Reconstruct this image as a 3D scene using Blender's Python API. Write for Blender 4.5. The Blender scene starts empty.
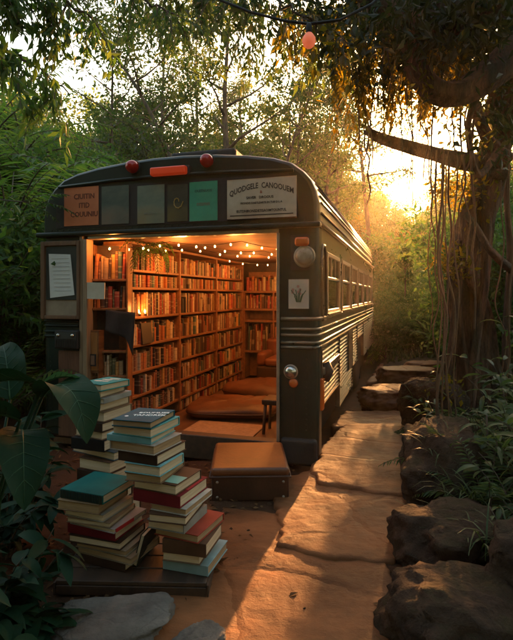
import bpy, math, random
import numpy as np
from mathutils import Vector, Matrix, noise as mn
random.seed(7); rng = np.random.default_rng(7)
S = bpy.context.scene; COL = S.collection
pi = math.pi
# ------------------------------------------------------------------ measured frame
TH = math.atan(149.5/500); CT, ST = math.cos(TH), math.sin(TH)
BO = (-0.7032, 3.9738)                      # centre of the bus's rear face
CZ = 1.25                                    # eye height
def B(lx, ly, z=0.0): return Vector((BO[0]+lx*CT+ly*ST, BO[1]-lx*ST+ly*CT, z))
def toloc(X, Y):
    x, y = X-BO[0], Y-BO[1]; return x*CT-y*ST, x*ST+y*CT
def P(px, py, d): return Vector(((px-256.5)/500*d, d, CZ-(py-295)/500*d))
SUN_AZ, SUN_EL = math.radians(18.0), math.radians(12.0)
# ------------------------------------------------------------------ tagging
def tag(o, label=None, cat=None, group=None, kind=None):
    if label: o['label'] = label
    if cat: o['category'] = cat
    if group: o['group'] = group
    if kind: o['kind'] = kind
    return o
def empty(name, loc=(0,0,0), rz=0, label=None, cat=None, group=None):
    o = bpy.data.objects.new(name, None); COL.objects.link(o)
    o.location = loc; o.rotation_euler = (0,0,rz); o.empty_display_size = .1
    return tag(o, label, cat, group)
def link(name, me, parent=None, loc=(0,0,0), rot=(0,0,0)):
    o = bpy.data.objects.new(name, me); COL.objects.link(o)
    o.location = loc; o.rotation_euler = rot
    if parent: o.parent = parent
    return o
def copy_tree(o, parent=None):
    c = o.copy(); COL.objects.link(c)
    if parent: c.parent = parent
    for ch in list(o.children): copy_tree(ch, c)
    return c
# ------------------------------------------------------------------ materials
def mat(name, color=(.5,.5,.5), rough=.6, metal=0, spec=.5):
    m = bpy.data.materials.new(name); m.use_nodes = True
    b = m.node_tree.nodes['Principled BSDF']
    b.inputs['Base Color'].default_value = (*color,1); b.inputs['Roughness'].default_value = rough
    b.inputs['Metallic'].default_value = metal; b.inputs['Specular IOR Level'].default_value = spec
    return m
def N(m, t, **kw):
    n = m.node_tree.nodes.new(t)
    for k, v in kw.items(): setattr(n, k, v)
    return n
def L(m, a, b): m.node_tree.links.new(a, b)
def bsdf(m): return m.node_tree.nodes['Principled BSDF']
def nmat(name, c1, c2, scale=6, rough=.7, bump=.3, bscale=None, stretch=(1,1,1), metal=0, coord='Object', lo=.35, hi=.65, dist=.02, c3=None, spec=.5, det=8, rvar=.15):
    m = mat(name, c1, rough, metal, spec)
    tc = N(m,'ShaderNodeTexCoord'); mp = N(m,'ShaderNodeMapping'); mp.inputs['Scale'].default_value = stretch
    L(m, tc.outputs[coord], mp.inputs['Vector'])
    nz = N(m,'ShaderNodeTexNoise'); nz.inputs['Scale'].default_value = scale; nz.inputs['Detail'].default_value = det; nz.inputs['Roughness'].default_value = .62
    L(m, mp.outputs[0], nz.inputs['Vector'])
    cr = N(m,'ShaderNodeValToRGB'); e = cr.color_ramp.elements
    e[0].position = lo; e[0].color = (*c1,1); e[1].position = hi; e[1].color = (*c2,1)
    L(m, nz.outputs['Fac'], cr.inputs['Fac']); out = cr.outputs[0]
    if c3:
        n3 = N(m,'ShaderNodeTexNoise'); n3.inputs['Scale'].default_value = scale*.37; n3.inputs['Detail'].default_value = 6
        L(m, mp.outputs[0], n3.inputs['Vector'])
        r3 = N(m,'ShaderNodeValToRGB'); r3.color_ramp.elements[0].position = .5; r3.color_ramp.elements[1].position = .66
        L(m, n3.outputs['Fac'], r3.inputs['Fac'])
        mx = N(m,'ShaderNodeMix', data_type='RGBA'); L(m, r3.outputs[0], mx.inputs[0]); L(m, out, mx.inputs[6]); mx.inputs[7].default_value = (*c3,1)
        out = mx.outputs[2]
    L(m, out, bsdf(m).inputs['Base Color'])
    mr = N(m,'ShaderNodeMapRange'); mr.inputs[3].default_value = max(.03,rough-rvar); mr.inputs[4].default_value = min(1,rough+rvar)
    L(m, nz.outputs['Fac'], mr.inputs[0]); L(m, mr.outputs[0], bsdf(m).inputs['Roughness'])
    if bump:
        nb = N(m,'ShaderNodeTexNoise'); nb.inputs['Scale'].default_value = bscale or scale*4; nb.inputs['Detail'].default_value = 9; nb.inputs['Roughness'].default_value = .7
        L(m, mp.outputs[0], nb.inputs['Vector'])
        bp = N(m,'ShaderNodeBump'); bp.inputs['Strength'].default_value = bump; bp.inputs['Distance'].default_value = dist
        L(m, nb.outputs['Fac'], bp.inputs['Height']); L(m, bp.outputs[0], bsdf(m).inputs['Normal'])
    return m
def leafmat(name, c1, c2, c3, trans=.45, rough=.5, gloss=True):
    m = bpy.data.materials.new(name); m.use_nodes = True
    nt = m.node_tree; nt.nodes.clear()
    out = N(m,'ShaderNodeOutputMaterial')
    g = N(m,'ShaderNodeNewGeometry'); oi = N(m,'ShaderNodeObjectInfo')
    cr = N(m,'ShaderNodeValToRGB'); e = cr.color_ramp.elements
    e[0].color = (*c1,1); e[1].color = (*c3,1); x = e.new(.55); x.color = (*c2,1)
    ad = N(m,'ShaderNodeMath', operation='MULTIPLY_ADD'); ad.inputs[1].default_value = .7; 
    L(m, g.outputs['Random Per Island'], ad.inputs[0])
    om = N(m,'ShaderNodeMath', operation='MULTIPLY'); om.inputs[1].default_value = .3; L(m, oi.outputs['Random'], om.inputs[0]); L(m, om.outputs[0], ad.inputs[2])
    L(m, ad.outputs[0], cr.inputs['Fac'])
    d = N(m,'ShaderNodeBsdfPrincipled'); d.inputs['Roughness'].default_value = rough; d.inputs['Specular IOR Level'].default_value = .3 if gloss else .1
    L(m, cr.outputs[0], d.inputs['Base Color'])
    t = N(m,'ShaderNodeBsdfTranslucent')
    hs = N(m,'ShaderNodeHueSaturation'); hs.inputs['Saturation'].default_value = 1.15; hs.inputs['Value'].default_value = 1.7; hs.inputs['Hue'].default_value = .49
    L(m, cr.outputs[0], hs.inputs['Color']); L(m, hs.outputs[0], t.inputs['Color'])
    mx = N(m,'ShaderNodeMixShader'); mx.inputs[0].default_value = trans
    L(m, d.outputs[0], mx.inputs[1]); L(m, t.outputs[0], mx.inputs[2]); L(m, mx.outputs[0], out.inputs[0])
    return m
def emit(name, color, s):
    m = mat(name, color, .4); bsdf(m).inputs['Emission Color'].default_value = (*color,1); bsdf(m).inputs['Emission Strength'].default_value = s
    return m
M = {}
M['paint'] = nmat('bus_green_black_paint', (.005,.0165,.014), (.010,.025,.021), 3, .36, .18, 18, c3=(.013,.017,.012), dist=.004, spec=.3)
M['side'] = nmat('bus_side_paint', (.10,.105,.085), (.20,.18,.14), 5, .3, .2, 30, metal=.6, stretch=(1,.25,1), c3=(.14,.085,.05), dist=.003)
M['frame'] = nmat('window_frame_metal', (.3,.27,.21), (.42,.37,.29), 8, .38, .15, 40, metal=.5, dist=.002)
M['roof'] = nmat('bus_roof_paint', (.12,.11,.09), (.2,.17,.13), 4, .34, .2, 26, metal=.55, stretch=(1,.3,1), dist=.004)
M['black'] = nmat('black_rubber', (.008,.008,.008), (.02,.018,.016), 8, .7, .3)
M['darkwood'] = nmat('dark_wood', (.03,.017,.01), (.07,.035,.018), 5, .6, .4, 20, stretch=(4,.6,4), dist=.006)
M['wood'] = nmat('shelf_wood', (.14,.055,.02), (.25,.11,.04), 4, .5, .3, 18, stretch=(5,.7,5), dist=.004)
M['palewood'] = nmat('pale_door_wood', (.2,.13,.075), (.32,.22,.13), 5, .6, .4, 20, stretch=(6,6,.5), dist=.004)
M['ceil'] = nmat('ceiling_planks', (.10,.05,.024), (.2,.105,.05), 4, .7, .3, 16, stretch=(.6,6,1), dist=.004)
M['floor'] = nmat('bus_floor_boards', (.07,.032,.016), (.15,.07,.032), 4, .5, .35, 18, stretch=(6,.6,1), dist=.004)
M['leather'] = nmat('tan_leather', (.10,.03,.009), (.23,.075,.021), 4, .42, .45, 30, c3=(.06,.02,.008), dist=.006)
M['dleather'] = nmat('dark_leather', (.02,.009,.005), (.055,.02,.01), 5, .5, .35, 40, dist=.006)
M['cushion'] = nmat('brown_cushion_leather', (.085,.03,.011), (.17,.065,.022), 4, .45, .35, 45, c3=(.05,.018,.008), dist=.006)
M['mat'] = nmat('woven_mat', (.25,.16,.09), (.36,.24,.14), 30, .9, .5, 160, dist=.004)
M['paper'] = nmat('aged_paper', (.5,.44,.34), (.62,.56,.45), 6, .85, .1, 40)
M['whitepaper'] = nmat('pale_notice_paper', (.62,.62,.6), (.7,.7,.67), 6, .85, .1, 40)
M['pages'] = nmat('book_page_edges', (.44,.33,.20), (.62,.49,.34), 3, .9, .5, 9, stretch=(2,2,70), dist=.003)
M['pages2'] = nmat('yellowed_page_edges', (.26,.16,.08), (.4,.27,.14), 3, .9, .5, 9, stretch=(2,2,70), dist=.003)
M['chrome'] = mat('worn_chrome', (.6,.58,.55), .25, 1)
M['trim'] = nmat('aluminium_trim', (.3,.27,.22), (.42,.38,.32), 8, .4, .1, metal=.7)
M['redlens'] = mat('red_lens', (.4,.012,.01), .12); M['amberlens'] = emit('amber_lens', (.5,.04,.008), .05)
M['orangelens'] = mat('orange_lens', (.6,.12,.02), .15)
M['bark'] = nmat('bark', (.05,.028,.015), (.22,.12,.062), 5, .9, 1.0, 9, stretch=(3,3,.5), dist=.16, c3=(.05,.05,.025))
M['thinbark'] = nmat('thin_bark', (.05,.036,.024), (.12,.085,.055), 7, .9, .5, 20, stretch=(3,3,.8), dist=.02)
M['root'] = nmat('aerial_root_bark', (.08,.048,.028), (.19,.115,.06), 9, .9, .6, 30, stretch=(3,3,.5), dist=.01)
M['rock'] = nmat('brown_rock', (.05,.03,.02), (.15,.088,.053), 4, .8, 1.0, 13, dist=.12, c3=(.035,.030,.018), det=12, spec=.15)
M['slab'] = nmat('sandstone_slab', (.085,.035,.015), (.27,.108,.042), 2.6, .62, .45, 7, lo=.28, hi=.72, stretch=(1,1.35,1), dist=.03, c3=(.07,.028,.012), det=13, rvar=.2, spec=.10)
M['grey_rock'] = nmat('grey_rock', (.10,.085,.07), (.24,.21,.175), 6, .9, 1.0, 20, dist=.03, c3=(.08,.07,.055), det=12)
M['soil'] = nmat('trodden_earth', (.1,.058,.034), (.2,.118,.068), 2.5, .9, 1.0, 22, dist=.03, c3=(.065,.042,.026), det=12)
M['bulb'] = emit('warm_bulb', (1,.42,.1), 9)
M['pinkbulb'] = leafmat('frosted_bulb', (.85,.52,.4),(.88,.55,.42),(.9,.58,.45),.6,.25)
M['cloth'] = nmat('black_cloth', (.008,.007,.007), (.016,.013,.012), 20, .9, .3)
def g3(a): return tuple(a)
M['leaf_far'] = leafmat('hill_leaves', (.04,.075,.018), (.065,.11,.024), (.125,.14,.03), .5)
M['leaf_airy'] = leafmat('airy_tree_leaves', (.034,.064,.017), (.06,.095,.024), (.11,.12,.03), .5)
M['leaf_frond'] = leafmat('frond_leaves', (.045,.10,.026), (.08,.15,.034), (.16,.2,.045), .5)
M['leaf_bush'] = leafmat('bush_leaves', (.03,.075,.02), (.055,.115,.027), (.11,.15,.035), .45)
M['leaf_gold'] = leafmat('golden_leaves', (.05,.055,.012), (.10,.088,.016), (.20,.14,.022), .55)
M['leaf_dark'] = leafmat('dark_canopy_leaves', (.018,.026,.009), (.034,.042,.012), (.075,.065,.016), .4)
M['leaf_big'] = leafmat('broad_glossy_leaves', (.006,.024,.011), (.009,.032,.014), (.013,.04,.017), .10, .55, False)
M['leaf_pale'] = leafmat('pale_broad_leaf', (.03,.085,.035), (.035,.09,.04), (.045,.1,.045), .25, .3)
M['leaf_blue'] = leafmat('grey_green_leaves', (.05,.075,.05), (.08,.11,.075), (.11,.14,.1), .3)
M['litter'] = leafmat('dry_leaf_litter', (.05,.028,.014), (.11,.06,.026), (.2,.11,.05), .2, .8, False)
M['grass'] = leafmat('grass_blades', (.03,.05,.015), (.05,.075,.02), (.1,.1,.03), .35)
def glassmat():
    m = bpy.data.materials.new('window_glass'); m.use_nodes = True; m.node_tree.nodes.clear()
    o = N(m,'ShaderNodeOutputMaterial'); t = N(m,'ShaderNodeBsdfTransparent'); t.inputs[0].default_value = (.22,.30,.22,1)
    g = N(m,'ShaderNodeBsdfGlossy'); g.inputs['Roughness'].default_value = .03
    f = N(m,'ShaderNodeFresnel'); f.inputs[0].default_value = 1.5
    x = N(m,'ShaderNodeMixShader'); L(m,f.outputs[0],x.inputs[0]); L(m,t.outputs[0],x.inputs[1]); L(m,g.outputs[0],x.inputs[2]); L(m,x.outputs[0],o.inputs[0])
    return m
M['glass'] = glassmat()
# ------------------------------------------------------------------ mesh builder
class MB:
    def __init__(s): s.v=[]; s.f=[]; s.m=[]; s.cur=0
    def add(s, vs, fs):
        n=len(s.v); s.v += [tuple(v) for v in vs]; s.f += [tuple(i+n for i in f) for f in fs]; s.m += [s.cur]*len(fs)
        return s
    def box(s, x0,y0,z0,x1,y1,z1, T=None):
        vs=[Vector(p) for p in ((x0,y0,z0),(x1,y0,z0),(x1,y1,z0),(x0,y1,z0),(x0,y0,z1),(x1,y0,z1),(x1,y1,z1),(x0,y1,z1))]
        if T: vs=[T@v for v in vs]
        return s.add(vs, [(0,3,2,1),(4,5,6,7),(0,1,5,4),(1,2,6,5),(2,3,7,6),(3,0,4,7)])
    def tube(s, pts, rad, n=8, cap=True, wob=0):
        pts=[Vector(p) for p in pts]; k=len(pts)
        if not hasattr(rad,'__len__'): rad=[rad]*k
        rings=[]; ref=Vector((0,0,1))
        for i,p in enumerate(pts):
            t=(pts[min(i+1,k-1)]-pts[max(i-1,0)]).normalized()
            if i==0:
                if abs(t.z)>.9: ref=Vector((1,0,0))
                a=t.cross(ref).normalized()
            else:
                a=(a-t*a.dot(t)); a = a.normalized() if a.length>1e-6 else t.orthogonal().normalized()
            b=t.cross(a)
            ring=[]
            for j in range(n):
                an=2*pi*j/n; r=rad[i]
                if wob: r*=1+wob*mn.noise((p+Vector((math.cos(an),math.sin(an),0))*2)*1.7)
                ring.append(p+(a*math.cos(an)+b*math.sin(an))*r)
            rings.append(ring)
        vs=[v for r in rings for v in r]; fs=[]
        for i in range(k-1):
            for j in range(n):
                fs.append((i*n+j,i*n+(j+1)%n,(i+1)*n+(j+1)%n,(i+1)*n+j))
        if cap: fs.append(tuple(range(n-1,-1,-1))); fs.append(tuple(range((k-1)*n,k*n)))
        return s.add(vs,fs)
    def lathe(s, prof, n=20, T=None):   # prof (r,z) bottom->top about z
        vs=[];fs=[];k=len(prof)
        for r,z in prof:
            for j in range(n): vs.append(Vector((r*math.cos(2*pi*j/n),r*math.sin(2*pi*j/n),z)))
        for i in range(k-1):
            for j in range(n): fs.append((i*n+j,i*n+(j+1)%n,(i+1)*n+(j+1)%n,(i+1)*n+j))
        fs.append(tuple(range(n-1,-1,-1))); fs.append(tuple(range((k-1)*n,k*n)))
        if T: vs=[T@v for v in vs]
        return s.add(vs,fs)
    def prism(s, poly, axis, a, b):     # polygon in the two other axes extruded along axis
        def mk(p,q): return {'y':(p[0],q,p[1]),'x':(q,p[0],p[1]),'z':(p[0],p[1],q)}[axis]
        n=len(poly); vs=[mk(p,a) for p in poly]+[mk(p,b) for p in poly]
        fs=[tuple(range(n)),tuple(range(2*n-1,n-1,-1))]+[(i,i+n,(i+1)%n+n,(i+1)%n) for i in range(n)]
        return s.add(vs,fs)
    def mesh(s, name, mats, smooth=False):
        me=bpy.data.meshes.new(name); me.from_pydata(s.v,[],s.f)
        for m in (mats if isinstance(mats,(list,tuple)) else [mats]): me.materials.append(m)
        me.polygons.foreach_set('material_index',s.m)
        me.polygons.foreach_set('use_smooth',[smooth]*len(s.f))
        import bmesh
        bm=bmesh.new(); bm.from_mesh(me); bmesh.ops.recalc_face_normals(bm,faces=bm.faces); bm.to_mesh(me); bm.free()
        me.update(); return me
    def build(s, name, mats, parent=None, loc=(0,0,0), rot=(0,0,0), smooth=False, bevel=0, seg=2):
        o=link(name, s.mesh(name,mats,smooth), parent, loc, rot)
        if bevel:
            b=o.modifiers.new('bevel','BEVEL'); b.width=bevel; b.segments=seg; b.limit_method='ANGLE'; b.angle_limit=.6
            o.data.polygons.foreach_set('use_smooth',[True]*len(o.data.polygons))
            w=o.modifiers.new('wn','WEIGHTED_NORMAL'); w.keep_sharp=True
        return o
def bx(*a): return MB().box(*a)
def text_mesh(txt, size, parent, loc, rot, m, name='lettering', arc=0, align='CENTER', sx=1.0):
    c=bpy.data.curves.new('t','FONT'); c.body=txt; c.size=size; c.align_x=align; c.align_y='CENTER'; c.extrude=.0008; c.offset=size*.018; c.resolution_u=2
    t=bpy.data.objects.new('t',c); COL.objects.link(t)
    bpy.context.view_layer.update()
    me=bpy.data.meshes.new_from_object(t.evaluated_get(bpy.context.evaluated_depsgraph_get()))
    bpy.data.objects.remove(t); bpy.data.curves.remove(c)
    if arc:
        for v in me.vertices: v.co.y -= arc*v.co.x*v.co.x
    for v in me.vertices: v.co.x*=sx
    me.materials.clear(); me.materials.append(m)
    return link(name, me, parent, loc, rot)
def np_mesh(name, V, F, mats, mi=None, smooth=False):
    me=bpy.data.meshes.new(name); V=np.asarray(V,np.float32); F=np.asarray(F,np.int32)
    k=F.shape[1]
    me.vertices.add(len(V)); me.vertices.foreach_set('co',V.ravel())
    me.loops.add(F.size); me.loops.foreach_set('vertex_index',F.ravel())
    me.polygons.add(len(F)); me.polygons.foreach_set('loop_start',np.arange(0,F.size,k,dtype=np.int32)); 
    for m in (mats if isinstance(mats,(list,tuple)) else [mats]): me.materials.append(m)
    if mi is not None: me.polygons.foreach_set('material_index',np.asarray(mi,np.int32))
    me.polygons.foreach_set('use_smooth',[smooth]*len(F))
    me.update(calc_edges=True); me.validate(); return me
def leaves(Pn, D, Ln, Wd, flat=None):
    """diamond leaves: base points Pn, directions D, lengths, widths -> V,F"""
    n=len(Pn); D=D/np.linalg.norm(D,axis=1,keepdims=True)
    up=rng.normal(size=(n,3)) if flat is None else rng.normal(size=(n,3))*(1-flat)+np.array([0,0,1])*flat*1.5
    sd=np.cross(D,up); sd/=np.linalg.norm(sd,axis=1,keepdims=True)+1e-9
    nn=np.cross(sd,D)
    Ln=np.broadcast_to(np.asarray(Ln),(n,))[:,None]; Wd=np.broadcast_to(np.asarray(Wd),(n,))[:,None]
    mid=Pn+D*Ln*.42+nn*Ln*.06
    V=np.stack([Pn, mid+sd*Wd*.5, Pn+D*Ln-nn*Ln*.08, mid-sd*Wd*.5],1).reshape(-1,3)
    F=np.arange(4*n).reshape(n,4)
    return V,F
def merge(parts):
    V=[];F=[];o=0
    for v,f in parts: V.append(v);F.append(f+o);o+=len(v)
    return np.concatenate(V),np.concatenate(F)
def fbm(x,y,z=0,o=4): return mn.fractal(Vector((x,y,z)),1.0,2.0,o)
# ------------------------------------------------------------------ terrain
def sst(a,b,x):
    t=min(1,max(0,(x-a)/(b-a))); return t*t*(3-2*t)
PATH=[(1.0,.0),(1.9,.12),(2.4,.4),(3.3,.68),(4.6,1.15),(6,1.65),(8,2.35),(12,3.6),(20,6)]
def pc(y):
    for (a,xa),(b,xb) in zip(PATH,PATH[1:]):
        if y<=b: return xa+(xb-xa)*(y-a)/(b-a)
    return 6
def gz(x,y):
    r=math.hypot(x,y); az=math.degrees(math.atan2(x,y))
    lx,ly=toloc(x,y)
    z=.035*fbm(x*1.3,y*1.3)*sst(.3,1.2,abs(x-pc(y)))+.006*fbm(x*4,y*4,3)
    if r<30:
        right=x-(pc(max(1,y))+.5)
        z+=.42*sst(0,1.3,right)*sst(1.0,2.6,y)+.9*sst(1.2,6,right)*sst(2,6,y)
        z+=.5*sst(1.4,4.5,-lx)*sst(3,6,y)+.16*sst(.1,.9,-1.1-x)*(1-sst(2.6,3.2,y))
        z+=.25*sst(6,9,y)*sst(-.8,.8,right+.9)
    d=abs(az-17)
    elev=3.6+3.2*sst(4,16,d)
    if az<-14: elev+=1.0
    f=sst(10,85,r); z+=f*85*math.tan(math.radians(elev))*(1 if y>0 else .6)+f*3*fbm(x*.03,y*.03)
    z+=.25*fbm(x*.3,y*.3)*sst(8,14,r)
    if -1.25<lx<1.22 and -.02<ly<6.5: z=-.07
    else:
        e=max(-1.25-lx,lx-1.22,-.02-ly,ly-6.5)
        z=z*sst(0,.35,e)+(-.07 if ly>.05 else -.005)*(1-sst(0,.35,e))
    return z
def build_ground():
    nr,na=190,300; r0,r1=.5,420
    rs=[r0*(r1/r0)**(i/(nr-1)) for i in range(nr)]
    vs=[(0,0,gz(0,0))]
    for r in rs:
        for j in range(na):
            # finer in front of the camera
            u=j/na; a=2*pi*u-.62*math.sin(2*pi*u); x,y=r*math.sin(a),r*math.cos(a); vs.append((x,y,gz(x,y)))
    fs=[]
    mb=MB(); mb.v=vs
    for j in range(na): fs.append((0,1+j,1+(j+1)%na))
    for i in range(nr-1):
        for j in range(na):
            a=1+i*na+j; b=1+i*na+(j+1)%na; fs.append((a,a+na,b+na,b))
    mb.f=fs; mb.m=[0]*len(fs)
    o=mb.build('ground', M['soil_ground'], smooth=True); tag(o,'uneven brown forest earth','ground',kind='structure')
m=M['soil_ground']=nmat('forest_ground', (.045,.022,.011), (.10,.047,.023), 2.2, .9, 1.0, 24, dist=.03, c3=(.05,.03,.018), det=12, spec=.12)
# moss and leaf mould away from the path: green with distance
def greenfar(m):
    nt=m.node_tree; b=bsdf(m); src=b.inputs['Base Color'].links[0].from_socket
    tc=N(m,'ShaderNodeTexCoord'); ln=N(m,'ShaderNodeVectorMath',operation='LENGTH'); L(m,tc.outputs['Object'],ln.inputs[0])
    mr=N(m,'ShaderNodeMapRange'); mr.inputs[1].default_value=7; mr.inputs[2].default_value=11; L(m,ln.outputs['Value'],mr.inputs[0])
    mx=N(m,'ShaderNodeMix',data_type='RGBA'); L(m,mr.outputs[0],mx.inputs[0]); L(m,src,mx.inputs[6]); mx.inputs[7].default_value=(.035,.045,.015,1)
    L(m,mx.outputs[2],b.inputs['Base Color'])
greenfar(m)
def grit(m,crack=.5,scale=2.6,g=.55):
    b=bsdf(m); prev=b.inputs['Normal'].links[0].from_socket
    tc=N(m,'ShaderNodeTexCoord'); nz=N(m,'ShaderNodeTexNoise'); nz.inputs['Scale'].default_value=3; nz.inputs['Detail'].default_value=5; L(m,tc.outputs['Object'],nz.inputs['Vector'])
    mx=N(m,'ShaderNodeMix',data_type='VECTOR'); mx.inputs[0].default_value=.22; L(m,tc.outputs['Object'],mx.inputs[4]); L(m,nz.outputs['Color'],mx.inputs[5])
    vo=N(m,'ShaderNodeTexVoronoi',feature='DISTANCE_TO_EDGE'); vo.inputs['Scale'].default_value=scale; L(m,mx.outputs[1],vo.inputs['Vector'])
    mr=N(m,'ShaderNodeMapRange'); mr.inputs[2].default_value=.035; L(m,vo.outputs['Distance'],mr.inputs[0])
    b1=N(m,'ShaderNodeBump'); b1.inputs['Strength'].default_value=crack; b1.inputs['Distance'].default_value=.02; L(m,mr.outputs[0],b1.inputs['Height']); L(m,prev,b1.inputs['Normal'])
    n2=N(m,'ShaderNodeTexNoise'); n2.inputs['Scale'].default_value=120; n2.inputs['Detail'].default_value=5; n2.inputs['Roughness'].default_value=.8; L(m,tc.outputs['Object'],n2.inputs['Vector'])
    b2=N(m,'ShaderNodeBump'); b2.inputs['Strength'].default_value=g; b2.inputs['Distance'].default_value=.008; L(m,n2.outputs['Fac'],b2.inputs['Height']); L(m,b1.outputs[0],b2.inputs['Normal'])
    L(m,b2.outputs[0],b.inputs['Normal'])
grit(M['slab'],.30,1.6,.16); grit(M['rock'],.6,3.2); grit(M['grey_rock'],.5,5); grit(M['soil_ground'],.05,6)
def moss(m,c=(.05,.045,.015),amt=.55):
    b=bsdf(m); src=b.inputs['Base Color'].links[0].from_socket
    g=N(m,'ShaderNodeNewGeometry'); sp=N(m,'ShaderNodeSeparateXYZ'); L(m,g.outputs['True Normal'],sp.inputs[0])
    tc=N(m,'ShaderNodeTexCoord'); nz=N(m,'ShaderNodeTexNoise'); nz.inputs['Scale'].default_value=5; nz.inputs['Detail'].default_value=8; L(m,tc.outputs['Object'],nz.inputs['Vector'])
    ml=N(m,'ShaderNodeMath',operation='MULTIPLY'); L(m,sp.outputs[2],ml.inputs[0]); L(m,nz.outputs['Fac'],ml.inputs[1])
    cr=N(m,'ShaderNodeValToRGB'); cr.color_ramp.elements[0].position=.40; cr.color_ramp.elements[1].position=.54; cr.color_ramp.elements[1].color=(amt,amt,amt,1); L(m,ml.outputs[0],cr.inputs['Fac'])
    mx=N(m,'ShaderNodeMix',data_type='RGBA'); L(m,cr.outputs[0],mx.inputs[0]); L(m,src,mx.inputs[6]); mx.inputs[7].default_value=(*c,1); L(m,mx.outputs[2],b.inputs['Base Color'])
moss(M['rock'])
build_ground()
# ------------------------------------------------------------------ rocks and slabs
def rock(name, loc, size, rz, label, cat, material, seed, group=None, flat=0, tilt=(0,0), sub=5):
    import bmesh
    bm=bmesh.new(); bmesh.ops.create_icosphere(bm,subdivisions=sub,radius=1)
    off=Vector((seed*3.1,seed*1.7,seed*.9))
    for v in bm.verts:
        p=v.co.copy()
        # squarer block
        q=Vector([math.copysign(abs(c)**.62,c) for c in p]); q.normalize(); k=1/max(abs(p.x),abs(p.y),abs(p.z))**.5
        p=p*k*.9
        n=mn.fractal(p*1.1+off,1,2,5)*.2+(mn.ridged_multi_fractal(p*1.3+off,.9,2.1,6,1,2)-1)*.075+mn.fractal(p*5+off,.7,2,6)*.05
        p*=1+n
        if flat and p.z>flat: p.z=flat+(p.z-flat)*.15
        v.co=Vector((p.x*size[0],p.y*size[1],p.z*size[2]))
    me=bpy.data.meshes.new(name); bm.to_mesh(me); bm.free()
    for f in me.polygons: f.use_smooth=True
    me.materials.append(material)
    o=link(name,me,None,loc,(tilt[0],tilt[1],rz)); return tag(o,label,cat,group)
def slab(pts, zt, th, label, seed, n=44, tilt=(0,0)):
    """flagstone: outline in plan, gently dished and grained top, rounded worn edge"""
    pts=[Vector((p[0],p[1],0)) for p in pts]; c=sum(pts,Vector())/len(pts)
    # resample the outline
    out=[]
    for i,p in enumerate(pts):
        q=pts[(i+1)%len(pts)]; k=max(3,int((q-p).length/.025))
        for j in range(k): out.append(p.lerp(q,j/k))
    for _ in range(1): out=[(out[i-1]+out[i]*2+out[(i+1)%len(out)])/4 for i in range(len(out))]
    out=[p+(p-c).normalized()*.05*mn.fractal(Vector((p.x*5,p.y*5,seed)),.8,2,5) for p in out]
    rings=[(0,0)]+[(q,0) for q in np.linspace(.025,.93,38)]+[(.955,-.001),(.978,-.004),(.992,-.012),(1.0,-.032),(1.0,-th)]
    vs=[];m=len(out)
    for s,dz in rings[1:]:
        for p in out:
            q=c+(p-c)*s
            z=zt+dz+.010*mn.fractal(Vector((q.x*2.2,q.y*2.8,seed)),1,2,5)+.003*mn.fractal(Vector((q.x*10,q.y*11,seed)),.8,2,5)+tilt[0]*(q.x-c.x)+tilt[1]*(q.y-c.y)
            vs.append((q.x,q.y,z))
    vs.append((c.x,c.y,vs[0][2])); fs=[]
    for j in range(m): fs.append((len(vs)-1,j,(j+1)%m))
    for i in range(len(rings)-2):
        for j in range(m): fs.append((i*m+j,(i+1)*m+j,(i+1)*m+(j+1)%m,i*m+(j+1)%m))
    o=MB().add(vs,fs).build('stone_slab',M['slab'],smooth=True)
    return tag(o,label,'stone slab','stone slabs of the path')
def G(px,py,z=0.0):
    d=(CZ-z)*500/(py-295); return ((px-256.5)/500*d,d)
slab([G(310,472,.05),G(328,440,.05),G(346,424,.05),G(424,424,.05),G(432,440,.05),G(424,480,.05),G(408,496,.05),G(316,482,.05)],.056,.2,'broad sunlit stone slab beside the bus corner, third step up the path',1,tilt=(0,.004))
slab([G(276,480,.03),G(312,470,.03),G(404,484,.03),G(414,520,.03),G(396,556,.03),G(330,558,.03),G(276,545,.03)],.032,.18,'middle stone slab beside the leather step, split by a dark edge',2,tilt=(.0,.004))
slab([G(150,500,.01),G(284,512,.01),G(290,532,.01),G(332,545,.01),G(394,548,.01),G(392,600,.01),G(390,720,.01),G(140,720,.01),G(145,590,.01)],.010,.14,'largest worn stone slab at the foot of the book stacks',3,tilt=(.0,.0))
slab([G(330,428,.04),G(346,411,.04),G(430,411,.04),G(434,428,.04)],.048,.14,'narrow shaded stone slab in front of the thick flat boulder',4)
slab([G(366,384,.05),G(380,364,.05),G(446,364,.05),G(450,384,.05)],.07,.16,'farthest pale stone slab where the path meets the undergrowth',5)
R='rocks lining the path'
rock('boulder',(1.5,5.55,.10),(.40,.32,.16),.2,'thick flat topped reddish boulder lying across the far path','boulder',M['slab'],2.2,R,flat=.75)
rock('boulder',(2.05,6.75,.12),(.42,.3,.2),-.1,'far flat boulder behind the thick flat topped one','boulder',M['slab'],3.7,R,flat=.7)
rock('boulder',(1.62,4.55,.16),(.28,.3,.36),.5,'upright dark boulder at the bend below the hanging roots','boulder',M['rock'],4.1,R)
rock('boulder',(1.22,3.22,.10),(.30,.50,.30),-.35,'long leaning boulder sloping down to the path edge','boulder',M['rock'],5.3,R,tilt=(.12,-.25))
rock('boulder',(.98,2.38,.03),(.34,.26,.20),.3,'low broken boulder between the long and the nearest boulders','boulder',M['rock'],6.9,R)
rock('boulder',(.78,1.84,.0),(.34,.26,.20),.15,'big nearest boulder at the lower right corner of the path','boulder',M['rock'],7.7,R,tilt=(0,.1))
rock('boulder',(1.25,2.0,.12),(.3,.3,.24),.9,'dark boulder half hidden by ferns behind the nearest boulder','boulder',M['rock'],8.8,R)
rock('boulder',(2.6,7.6,.12),(.4,.3,.16),.4,'small distant boulder under the hanging roots','boulder',M['slab'],9.9,R,flat=.7)
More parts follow.
